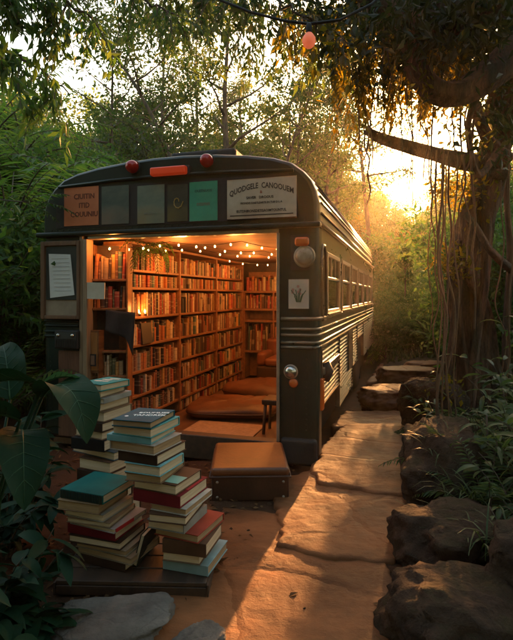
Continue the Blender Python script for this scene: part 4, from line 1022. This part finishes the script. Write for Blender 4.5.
overhang('overhanging_branch','dark leafy branch hanging in at the top left corner',[P(-40,-40,2.6),P(0,-20,2.7),P(50,-8,2.8),P(92,18,2.9)],.02,M['leaf_bush'],30,.42,34,.075,.026,61)
overhang('overhanging_branch','leafy branch trailing down the left edge in front of the palms',[P(-60,20,3.4),P(-10,40,3.5),P(25,60,3.6),P(70,95,3.8)],.016,M['leaf_frond'],26,.40,24,.12,.035,62)
overhang('overhanging_branch','drooping leafy branch across the top centre above the bus',[P(115,-60,4.6),P(170,-22,4.6),P(240,-8,4.5),P(300,0,4.4),P(352,14,4.3)],.035,M['leaf_airy'],70,.75,34,.10,.032,63)
overhang('overhanging_branch','thin dark branch with drooping leaves at the upper left of centre',[P(100,-50,3.6),P(128,-14,3.7),P(160,10,3.9),P(185,30,4.0)],.014,M['leaf_bush'],22,.45,26,.07,.024,64)
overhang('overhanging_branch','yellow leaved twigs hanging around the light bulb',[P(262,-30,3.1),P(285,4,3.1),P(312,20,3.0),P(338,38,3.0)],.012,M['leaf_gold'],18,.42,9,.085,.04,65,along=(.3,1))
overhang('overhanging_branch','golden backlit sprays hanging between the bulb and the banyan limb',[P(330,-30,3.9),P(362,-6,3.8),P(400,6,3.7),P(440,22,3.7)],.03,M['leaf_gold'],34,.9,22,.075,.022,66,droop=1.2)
# --- bulb on its cable
cb_=empty('hanging_bulb',P(309,-10,2.3),0,'peach coloured light bulb hanging from a sagging cable at the top','light bulb')
o0=P(309,-10,2.3)
MB().tube([P(130,-14,2.6)-o0,P(205,-6,2.5)-o0,P(250,12,2.4)-o0,P(285,21,2.33)-o0,P(309,24,2.3)-o0,P(340,20,2.3)-o0,P(372,4,2.35)-o0,P(400,-22,2.4)-o0],.007,8).build('cable',M['black'],cb_,smooth=True)
bz=P(309,27,2.3)-o0
MB().lathe([(.012,-.03),(.014,-.026),(.014,.01),(.008,.018)],14,Matrix.Translation(bz)).build('socket',M['black'],cb_,smooth=True)
MB().lathe([(.001,-.098),(.014,-.095),(.026,-.083),(.032,-.066),(.029,-.05),(.02,-.036),(.013,-.028)],20,Matrix.Translation(bz)).build('glass_bulb',M['pinkbulb'],cb_,smooth=True)
# --- banyan tree on the right bank
def wpts(lst): return [P(*p) for p in lst]
bt_=Vector((2.15,4.75,gz(2.15,4.75))); bn=empty('banyan_tree',bt_,0,'huge dark banyan with fluted trunk and hanging roots on the right','tree')
def bt(lst,rad,name,m=None,n=12,wob=.35,mb=None,parent=bn):
    fine=[];rd=[]; pp=[p-bt_ for p in wpts(lst)]
    for i in range(len(pp)-1):
        p0,p1,p2,p3=pp[max(0,i-1)],pp[i],pp[i+1],pp[min(len(pp)-1,i+2)]
        for s in range(6):
            t=s/6; q=.5*((2*p1)+(-p0+p2)*t+(2*p0-5*p1+4*p2-p3)*t*t+(-p0+3*p1-3*p2+p3)*t**3); fine.append(q); rd.append(rad[i]*(1-t)+rad[i+1]*t)
    fine.append(pp[-1]); rd.append(rad[-1])
    mm=mb or MB(); mm.tube(fine,rd,n,wob=wob)
    if mb is None: return mm.build(name,m or M['bark'],parent,smooth=True)
tm=MB()
bt([(482,440,4.8),(480,372,4.8),(472,300,4.8),(474,240,4.8),(489,180,4.75),(503,115,4.6),(522,40,4.4)],[.24,.165,.125,.135,.15,.15,.15],'',mb=tm,n=20,wob=.6)
bt([(460,425,4.65),(462,365,4.68),(455,305,4.65),(460,250,4.66),(476,195,4.68),(491,150,4.6)],[.09,.06,.065,.075,.065,.055],'',mb=tm,wob=.6)
bt([(500,440,4.7),(495,370,4.72),(486,310,4.66),(466,262,4.62),(470,210,4.6),(488,165,4.55)],[.08,.055,.05,.055,.055,.05],'',mb=tm,wob=.6)
bt([(468,430,4.5),(474,360,4.55),(484,290,4.6),(487,230,4.6),(480,185,4.6),(472,160,4.5)],[.05,.04,.04,.045,.05,.05],'',mb=tm,wob=.5)
bt([(452,440,4.5),(448,385,4.55),(453,330,4.6),(461,270,4.62)],[.045,.032,.036,.03],'',mb=tm,wob=.5)
bt([(513,440,4.9),(506,350,4.95),(510,260,4.95),(506,180,4.9),(512,90,4.7)],[.05,.035,.03,.03,.04],'',mb=tm)
tm.build('trunk',M['bark'],bn,smooth=True)
bt([(500,170,4.7),(470,163,4.5),(440,156,4.3),(405,146,4.1),(380,138,4.0),(366,131,3.95)],[.12,.075,.062,.055,.045,.03],'branch')
bt([(530,40,3.6),(500,66,3.5),(470,88,3.45),(445,94,3.4),(425,80,3.4),(408,40,3.4),(400,-20,3.4)],[.15,.11,.09,.085,.08,.08,.09],'limb',n=14)
bt([(520,-20,3.2),(470,10,3.2),(430,20,3.2),(395,8,3.3),(350,-20,3.3)],[.16,.13,.11,.09,.07],'limb',n=14)
bt([(505,160,4.5),(488,140,4.4),(476,110,4.2),(470,88,3.6)],[.1,.05,.045,.05],'limb')
bt([(498,150,4.4),(478,175,4.2),(468,130,4.0),(476,95,3.8)],[.03,.028,.022,.03],'limb')
bt([(512,270,4.4),(490,250,4.35),(475,225,4.4),(466,215,4.5)],[.04,.03,.025,.03],'limb')
ra=np.random.default_rng(5)
def aroot(px,y0,y1,d,rad,sway=5):
    k=9 if y1-y0>150 else 6; l=[]
    for i in range(k): l.append((px+ra.normal()*sway*(.4+.6*math.sin(pi*i/(k-1))),y0+(y1-y0)*i/(k-1),d))
    bt(l,[rad*(1.1-.25*i/(k-1)) for i in range(k)],'aerial_root',M['root'],n=6,wob=.3)
for px,y0,y1,d,rad in ((438,150,478,3.7,.006),(442,152,482,3.68,.0085),(447,154,470,3.75,.005),(444,150,440,3.72,.007),(451,158,455,3.9,.008),(436,150,392,3.8,.005),(366,131,205,3.95,.006),(363,128,172,3.95,.005),(369,130,190,3.97,.004),(361,-10,140,3.6,.006),(368,-10,150,3.6,.008),(376,-10,118,3.6,.004),(402,80,160,3.5,.004),(413,60,205,3.6,.004),(424,80,180,3.6,.005),(433,95,200,3.6,.006),(461,95,240,3.8,.007),(474,120,330,4.0,.008),(508,150,420,3.8,.007),(500,180,430,4.1,.005),(455,100,175,3.6,.005),(390,-10,95,3.5,.005),(384,0,80,3.4,.003),(345,-5,60,3.8,.003),(352,-5,90,3.7,.004),(358,0,125,3.65,.004),(372,-5,165,3.65,.005),(379,0,140,3.6,.004),(396,10,130,3.5,.003),(408,60,190,3.55,.004),(418,85,150,3.5,.003),(447,100,160,3.5,.004),(468,100,260,3.9,.006),(430,150,330,3.8,.004),(457,160,420,4.0,.006)): aroot(px,y0,y1,d,rad,3.2 if y1>300 else 2.5)
# crown: dense dark leaf masses above the limbs
Pp=[];Dd=[]
for px,py,d,sx,sz,n in ((430,30,4.3,.34,.2,1500),(470,35,4.2,.36,.24,1700),(505,25,4.1,.3,.3,1300),(390,5,4.0,.34,.14,900),(500,110,4.4,.18,.2,400),(350,-10,3.9,.4,.14,800),(455,60,4.4,.28,.18,800),(420,-25,4.2,.6,.2,1700),(500,-20,4.0,.6,.3,1700),(405,25,3.1,.26,.13,700),(440,15,3.0,.26,.14,700),(480,5,2.95,.24,.12,600),(505,130,3.5,.14,.12,160)):
    c=np.array(P(px,py,d)-bt_); Pp.append(c+ra.normal(size=(n,3))*np.array([sx,.35,sz])); Dd.append(ra.normal(size=(n,3))+np.array([0,0,-.8]))
Pp=np.concatenate(Pp);Dd=np.concatenate(Dd);n=len(Pp); V,F=leaves(Pp,Dd,.085*ra.uniform(.6,1.3,n),.034*ra.uniform(.6,1.3,n),.3)
link('crown',np_mesh('crown',V,F,M['leaf_dark']),bn)
# hanging strands of small leaves under the crown
Pp=[];Dd=[]
for k in range(80):
    px=ra.uniform(335,470); d=ra.uniform(3.3,4.0); y0=ra.uniform(20,70); l=ra.uniform(25,95)*(1 if px<430 else .7); n=int(l*.9)
    for i in range(n): 
        p=P(px+ra.normal()*2.5,y0+l*i/n,d)-bt_; Pp.append(list(p)); Dd.append([ra.normal()*.6,ra.normal()*.6,-1])
Pp=np.array(Pp);Dd=np.array(Dd);n=len(Pp); V,F=leaves(Pp,Dd,.06*ra.uniform(.6,1.3,n),.02*ra.uniform(.6,1.3,n),.2)
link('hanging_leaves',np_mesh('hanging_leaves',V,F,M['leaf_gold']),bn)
# tufts of golden leaves on the trunk
Pp=[];Dd=[]
for px,py,d,s,n in ((455,262,4.55,.09,170),(450,262,4.4,.06,60),(470,195,4.6,.1,150),(460,180,4.5,.12,160),(444,190,4.4,.06,60),(448,390,4.3,.06,60)):
    c=np.array(P(px,py,d)-bt_); Pp.append(c+ra.normal(size=(n,3))*s); Dd.append(ra.normal(size=(n,3))+np.array([-.3,0,-.3]))
Pp=np.concatenate(Pp);Dd=np.concatenate(Dd);n=len(Pp); V,F=leaves(Pp,Dd,.07*ra.uniform(.6,1.3,n),.03*ra.uniform(.6,1.3,n),.2)
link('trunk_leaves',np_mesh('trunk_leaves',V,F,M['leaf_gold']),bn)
# --- herbs on the right bank
def blade_leaf(mb,base,d,ln,w,droop,twist=0,fold=.25,nu=9,nv=4,tipw=1.0,wave=.0):
    """long leaf: grid surface along a drooping midrib"""
    base=Vector(base); d=Vector(d).normalized(); pts=[base]
    for i in range(nu): d=(d+Vector((0,0,-droop/nu*(.5+1.2*i/nu)))).normalized(); pts.append(pts[-1]+d*ln/nu)
    vs=[];fs=[]
    for i,p in enumerate(pts):
        t=(pts[min(i+1,nu)]-pts[max(i-1,0)]).normalized(); s=t.cross(Vector((0,0,1))); s=s.normalized() if s.length>.05 else Vector((1,0,0)); u=s.cross(t)
        s=(s*math.cos(twist)+u*math.sin(twist)).normalized(); u=s.cross(t); f=i/nu
        ww=w*(math.sin(pi*min(1,f**.8))**.75)*.5 if 0<f<1 else .0015
        for j in range(nv+1):
            v=j/nv*2-1; vs.append(p+s*ww*v+u*(abs(v)**1.4*fold*ww+wave*ww*math.sin(f*14+v*2)*abs(v)))
    for i in range(nu):
        for j in range(nv): a=i*(nv+1)+j; fs.append((a,a+1,a+nv+2,a+nv+1))
    mb.add(vs,fs); return pts
def herb(x,y,h,ns,nl,ll,lw,seed,label,m,cat='plant',el=.35,group=None,name='leafy_plant'):
    r=np.random.default_rng(seed); t=empty(name,(x,y,gz(x,y)),0,label,cat,group); lf=MB(); st=MB()
    for k in range(ns):
        a=r.uniform(0,2*pi); d=Vector((math.cos(a)*.35,math.sin(a)*.35,1)).normalized(); p=Vector((math.cos(a)*.03,math.sin(a)*.03,-.03)); pts=[p]; hh=h*r.uniform(.6,1.1)
        for s in range(8): d=(d+Vector(r.normal(size=3))*.09+Vector((math.cos(a)*.05,math.sin(a)*.05,0))).normalized(); pts.append(pts[-1]+d*hh/8)
        st.tube(pts,[.005*(1.2-s/9) for s in range(9)],5)
        for q in range(nl):
            f=r.uniform(.2,1); i=min(7,int(f*8)); c=pts[i].lerp(pts[i+1],f*8-i); b=r.uniform(0,2*pi); e=el+r.normal()*.3
            blade_leaf(lf,c,(math.cos(b)*math.cos(e),math.sin(b)*math.cos(e),math.sin(e)),ll*r.uniform(.55,1.2),lw*r.uniform(.7,1.2),r.uniform(.5,1.4),r.normal()*.4,nu=6,nv=2)
    lf.build('leaves',m,t,smooth=True); st.build('stems',M['thinbark'],t,smooth=True); return t
M['leaf_herb']=leafmat('herb_leaves',(.03,.06,.018),(.06,.095,.028),(.13,.14,.045),.4,.4)
GH='leafy plants on the right bank'
hs=[(1.75,3.35,.62,7,13,.16,.035,'tall leafy plant under the banyan trunk, behind the leaning boulder'),(1.55,3.0,.5,7,12,.15,.03,'leafy plant crowding over the long leaning boulder'),(1.95,3.0,.7,7,13,.17,.04,'tallest leafy plant at the right frame edge'),
 (1.35,2.55,.42,6,11,.14,.03,'mid height plant between the leaning and the nearest boulders'),(1.62,2.5,.55,6,12,.17,.038,'dark leafy plant against the right frame edge'),(1.15,2.2,.3,5,8,.13,.026,'low sprig arching over the nearest boulder'),(2.1,3.8,.75,8,13,.18,.04,'leafy plant beside the foot of the banyan'),(1.5,3.9,.5,7,11,.15,.03,'leafy plant behind the upright dark boulder'),(1.32,1.95,.3,5,8,.16,.03,'plant in the lower right corner of the bank'),(1.32,3.45,.42,8,14,.12,.024,'small leaved plant rooted behind the crest of the leaning boulder'),(1.5,2.75,.45,8,14,.12,.024,'small leaved plant just right of the long leaning boulder'),(1.7,4.3,.6,8,14,.13,.03,'leafy plant between the upright boulder and the banyan roots'),(2.3,3.4,.9,9,15,.16,.036,'taller dense plant along the right frame edge')]
for k,(x,y,h,ns,nl,ll,lw,lab) in enumerate(hs): herb(x,y,h,ns,nl,ll,lw,200+k,lab,M['leaf_herb'],group=GH)
for k,(px,d,lab) in enumerate(((462,3.2,'fine fern on the bank beside the hanging roots'),(490,2.7,'fine fern drooping over the dark boulder'),(440,4.2,'fine fern at the bend of the path'),(505,3.6,'fine fern under the right edge of the banyan'))):
    x,y=at(px,d); t=frond_plant('fern',14,.5,.1,.05,M['leaf_herb'],lab,'fern','fine ferns on the right bank',n=22,lw=.2,seed=70+k,el=(.4,1.3),droop=1.6); t.location=(x,y,gz(x,y)-.02)
GT='grass tufts on the right bank rocks'
for k,(px,py,d,lab) in enumerate(((446,452,3.1,'grass tuft spilling over the crest of the long leaning boulder'),(470,500,2.7,'grass tuft between the leaning boulder and the low broken one'),(428,398,4.5,'grass tuft on top of the upright dark boulder'),(500,545,2.2,'grass tuft at the back of the nearest boulder'),(455,540,2.45,'grass tuft in the crack behind the nearest boulder'),(480,440,3.3,'grass tuft below the banyan trunk'))):
    c=P(px,py,d); r_=np.random.default_rng(700+k); t=empty('grass_tuft',c,0,lab,'grass tuft',GT); mb=MB()
    for q in range(46):
        a=r_.uniform(0,6.28); blade_leaf(mb,(r_.normal()*.05,r_.normal()*.05,-.03),(math.cos(a)*.5,math.sin(a)*.5,1),r_.uniform(.14,.32),.008,r_.uniform(1,2.6),0,.1,5,2)
    mb.build('blades',M['grass'],t,smooth=True)
for k,(px,d,sc,lab) in enumerate(((386,9.2,.5,'knee high shrub beside the far flat boulders'),(400,9.9,.55,'bright low shrub at the end of the stone path'),(414,9.4,.45,'small shrub where the far stones end'),(428,10.6,.6,'round low shrub behind the hanging roots'),(392,10.6,.6,'low shrub beside the front of the bus'),(380,12.6,.8,'mid sized shrub past the front of the bus'),(408,12.2,.8,'mid sized shrub in the clearing past the path'),(426,13.0,.9,'mid sized shrub further back in the clearing'),(398,14.5,1.0,'shrub at the foot of the wooded slope'))):
    x,y=at(px,d); place(BP[k%3],x,y,min(sc,max(.3,(sunlimit(x,y)-gz(x,y)-.1)/1.75)),label=lab)
for k,(px,d,lab) in enumerate(((384,10.0,'broad fern near the front end of the bus'),(410,10.8,'broad fern in the clearing past the path'),(432,9.0,'broad fern beside the last stones'))):
    x,y=at(px,d); t=frond_plant('fern',16,.9,.2,.05,M['leaf_frond'],lab,'fern','broad ferns past the path end',n=22,lw=.2,seed=170+k,el=(.3,1.2),droop=1.6); t.location=(x,y,gz(x,y)-.02)
for k,(x,y,lab,h_) in enumerate(((3.27,11.0,'slim young tree past the far stones, added to shade a band of the path',2.35),)):
    t=tree('added_shade_tree',lab,'tree',h_,.022,81+k,M['leaf_bush'],z0=.66,R=.20,nlimb=14,ntwig=4,nl=30,cl=.07,ll=.085,lw=.036); t.location=(x,y,gz(x,y)-.05)  # added tree: its crown blocks the sun to throw a shadow band on the path
wl=empty('arching_leaf_plant',(1.45,3.15,gz(1.45,3.15)),0,'plant with one long pale leaf arching level beside the hanging roots','plant'); lf=MB()
blade_leaf(lf,(0,0,.42),(.95,.1,.25),.42,.05,.5,nu=10); blade_leaf(lf,(0,0,.3),(.6,-.6,.5),.3,.04,1.2); blade_leaf(lf,(0,0,.34),(-.7,-.3,.5),.26,.04,1.3)
lf.build('leaves',M['leaf_herb'],wl,smooth=True); MB().tube([(0,0,-.05),(.01,0,.2),(0,0,.43)],.006,6).build('stem',M['thinbark'],wl,smooth=True)
# --- broad leaved plant in the left foreground
bp=empty('broad_leaf_plant',(-.95,1.75,0),0,'big dark glossy leaved plant in the left foreground','plant')
def bigleaf(b,d,ln,w,droop,tw,m=M['leaf_big'],fold=.28):
    o_=Vector((-.95,1.75,0)); mb=MB(); b=Vector(b)-o_
    pts=blade_leaf(mb,b,d,ln,w,droop,tw,fold,16,8,wave=.10)
    l=mb.build('leaf',m,bp,smooth=True)
    vm=MB(); nv=9
    for i in range(2,14,2):
        for sg2,jj in ((1,8),(-1,0)):
            a_,b_,c_=[Vector(mb.v[q]) for q in (i*nv+4,(i+1)*nv+4+2*sg2,min(16,i+2)*nv+jj)]
            vm.tube([a_,b_,b_.lerp(c_,.85)],[.0016,.0012,.0006],4,False)
    vm.tube([p+Vector((0,-.0015,-.001)) for p in pts[:-1]],[.004*(1.05-i/len(pts)) for i in range(len(pts)-1)],5); vm.build('veins',M['leaf_pale'],l,smooth=True)
    s=MB().tube([(.0,.02,0),((b.x)*.25,.0+(b.y)*.25,b.z*.6),tuple(b)],[.009,.007,.005],6)
    s.build('leaf_stalk',M['leaf_big'],bp,smooth=True)
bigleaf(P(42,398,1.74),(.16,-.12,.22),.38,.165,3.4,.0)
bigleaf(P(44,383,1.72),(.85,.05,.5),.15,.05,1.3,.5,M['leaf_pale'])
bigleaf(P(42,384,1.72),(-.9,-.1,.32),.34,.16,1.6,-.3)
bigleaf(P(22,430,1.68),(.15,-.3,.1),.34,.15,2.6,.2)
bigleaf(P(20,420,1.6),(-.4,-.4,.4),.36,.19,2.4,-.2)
#bigleaf(P(12,470,1.6),(.5,-.4,.3),.34,.17,2.2,.1)
#bigleaf(P(18,500,1.7),(.2,-.3,.2),.32,.15,2.4,-.1)
#bigleaf(P(-5,460,1.55),(.1,-.5,.5),.38,.2,2.2,.3)
#bigleaf(P(0,530,1.65),(.5,-.4,.4),.32,.16,2,.0)
#bigleaf(P(25,545,1.75),(.3,-.45,.3),.28,.14,2,.2)
#bigleaf(P(-10,575,1.7),(.6,-.3,.5),.3,.15,1.8,-.2)
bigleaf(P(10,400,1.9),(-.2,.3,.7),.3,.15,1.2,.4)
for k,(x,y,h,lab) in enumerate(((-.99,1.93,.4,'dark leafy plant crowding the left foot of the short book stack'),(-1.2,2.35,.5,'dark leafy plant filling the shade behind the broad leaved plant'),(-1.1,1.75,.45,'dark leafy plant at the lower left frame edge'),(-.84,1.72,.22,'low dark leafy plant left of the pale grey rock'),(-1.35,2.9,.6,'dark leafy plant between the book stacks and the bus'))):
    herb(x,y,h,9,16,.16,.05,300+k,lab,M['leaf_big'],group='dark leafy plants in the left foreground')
# --- ground cover
Pp=[];rc=np.random.default_rng(8)
while len(Pp)<5200:
    y=1.6+rc.random()**1.6*9; x=pc(y)+rc.normal()*(.5+.22*y)
    lx,ly=toloc(x,y)
    if -1.25<lx<1.25 and ly>-.1: continue
    side=abs(x-pc(y))
    if side<.46 and rc.random()<.985: continue
    Pp.append((x,y,gz(x,y)+.006))
Pp=np.array(Pp);n=len(Pp);D=rc.normal(size=(n,3))*np.array([1,1,.18]); V,F=leaves(Pp,D,.045*rc.uniform(.5,1.4,n),.02*rc.uniform(.6,1.4,n),.75)
tag(link('leaf_litter',np_mesh('leaf_litter',V,F,M['litter'])),'dry fallen leaves scattered along the path edges','leaf litter',kind='stuff')
Pp=[]
while len(Pp)<60000:
    u=rc.random(); d=5+u**1.4*24; az=rc.uniform(-.75,.75); x,y=d*math.sin(az),d*math.cos(az); lx,ly=toloc(x,y)
    if -1.5<lx<1.5 and -1<ly<6.8: continue
    if abs(x-pc(y))<.75 and y<8.2: continue
    if fbm(x*.8,y*.8,4)<-.25: continue
    Pp.append((x,y,gz(x,y)-.01))
Pp=np.array(Pp);n=len(Pp);D=rc.normal(size=(n,3))*.45+np.array([0,0,1]); dist=np.linalg.norm(Pp[:,:2],axis=1)
V,F=leaves(Pp,D,(.07+.005*dist)*rc.uniform(.5,1.4,n),(.018+.0025*dist)*rc.uniform(.6,1.4,n),0)
tag(link('grass',np_mesh('grass',V,F,M['grass'])),'green grass and low ground plants around the clearing','grass',kind='stuff')
mb=MB(); 
for k in range(260):
    y=1.5+rc.random()**1.5*6; x=pc(y)+rc.normal()*.55
    lx,ly=toloc(x,y)
    if (ly>-.1 and lx<1.2) or (abs(x-pc(y))<.38 and rc.random()<.8): continue
    s=.006+rc.random()**3*.022; z=gz(x,y)
    T=Matrix.Translation((x,y,z+s*.2))@Matrix.Rotation(rc.uniform(0,6),4,Vector(rc.normal(size=3)).normalized())
    mb.lathe([(s*.5,-s*.55),(s*.95,-s*.2),(s*.9,s*.25),(s*.4,s*.5)],6,T)
tag(mb.build('gravel',M['rock'],smooth=False),'small loose pebbles along the path','gravel',kind='stuff')
# --- haze
hz=MB().box(-120,-40,-6,120,120,40).build('haze',[]); hm=bpy.data.materials.new('warm_haze'); hm.use_nodes=True; hm.node_tree.nodes.clear()
ho=N(hm,'ShaderNodeOutputMaterial'); hv=N(hm,'ShaderNodeVolumePrincipled'); hv.inputs['Color'].default_value=(.97,.86,.72,1); hv.inputs['Density'].default_value=.0006; hv.inputs['Anisotropy'].default_value=.78
L(hm,hv.outputs[0],ho.inputs['Volume']); hz.data.materials.append(hm); tag(hz,'thin warm evening haze hanging in the air','haze',kind='stuff')
# ------------------------------------------------------------------ camera, light, render settings
cam=bpy.data.cameras.new('camera'); co=bpy.data.objects.new('camera',cam); COL.objects.link(co)
co.location=(0,0,CZ); co.rotation_euler=(pi/2,0,0)
cam.sensor_fit='VERTICAL'; cam.sensor_height=24; cam.lens=500/640*24; cam.shift_y=-25/640; cam.clip_end=2000; cam.clip_start=.05
S.camera=co
w=bpy.data.worlds.new('World'); S.world=w; w.use_nodes=True; nt=w.node_tree
sky=nt.nodes.new('ShaderNodeTexSky'); sky.sky_type='NISHITA'; sky.sun_disc=False; sky.sun_elevation=SUN_EL; sky.sun_rotation=SUN_AZ
sky.dust_density=3.5; sky.air_density=1.7; sky.ozone_density=1.0
nt.links.new(sky.outputs[0],nt.nodes['Background'].inputs[0]); nt.nodes['Background'].inputs[1].default_value=.10
sl_=bpy.data.lights.new('sun','SUN'); sl_.energy=5; sl_.angle=math.radians(.6); sl_.color=(1,.42,.125)
so=bpy.data.objects.new('sun',sl_); COL.objects.link(so)
sdir=Vector((math.sin(SUN_AZ)*math.cos(SUN_EL),math.cos(SUN_AZ)*math.cos(SUN_EL),math.sin(SUN_EL)))
so.rotation_euler=sdir.to_track_quat('Z','Y').to_euler(); so.location=sdir*100
vs_=S.view_settings; S.display_settings.display_device='sRGB'; vs_.view_transform='Standard'; vs_.look='None'; vs_.gamma=1; vs_.use_curve_mapping=False; vs_.exposure=2.7
cy=S.cycles; cy.max_bounces=8; cy.diffuse_bounces=4; cy.glossy_bounces=3; cy.transmission_bounces=6; cy.transparent_max_bounces=12; cy.volume_bounces=1; cy.use_denoising=True; cy.sample_clamp_indirect=6; cy.use_light_tree=True
cy.caustics_reflective=False; cy.caustics_refractive=False
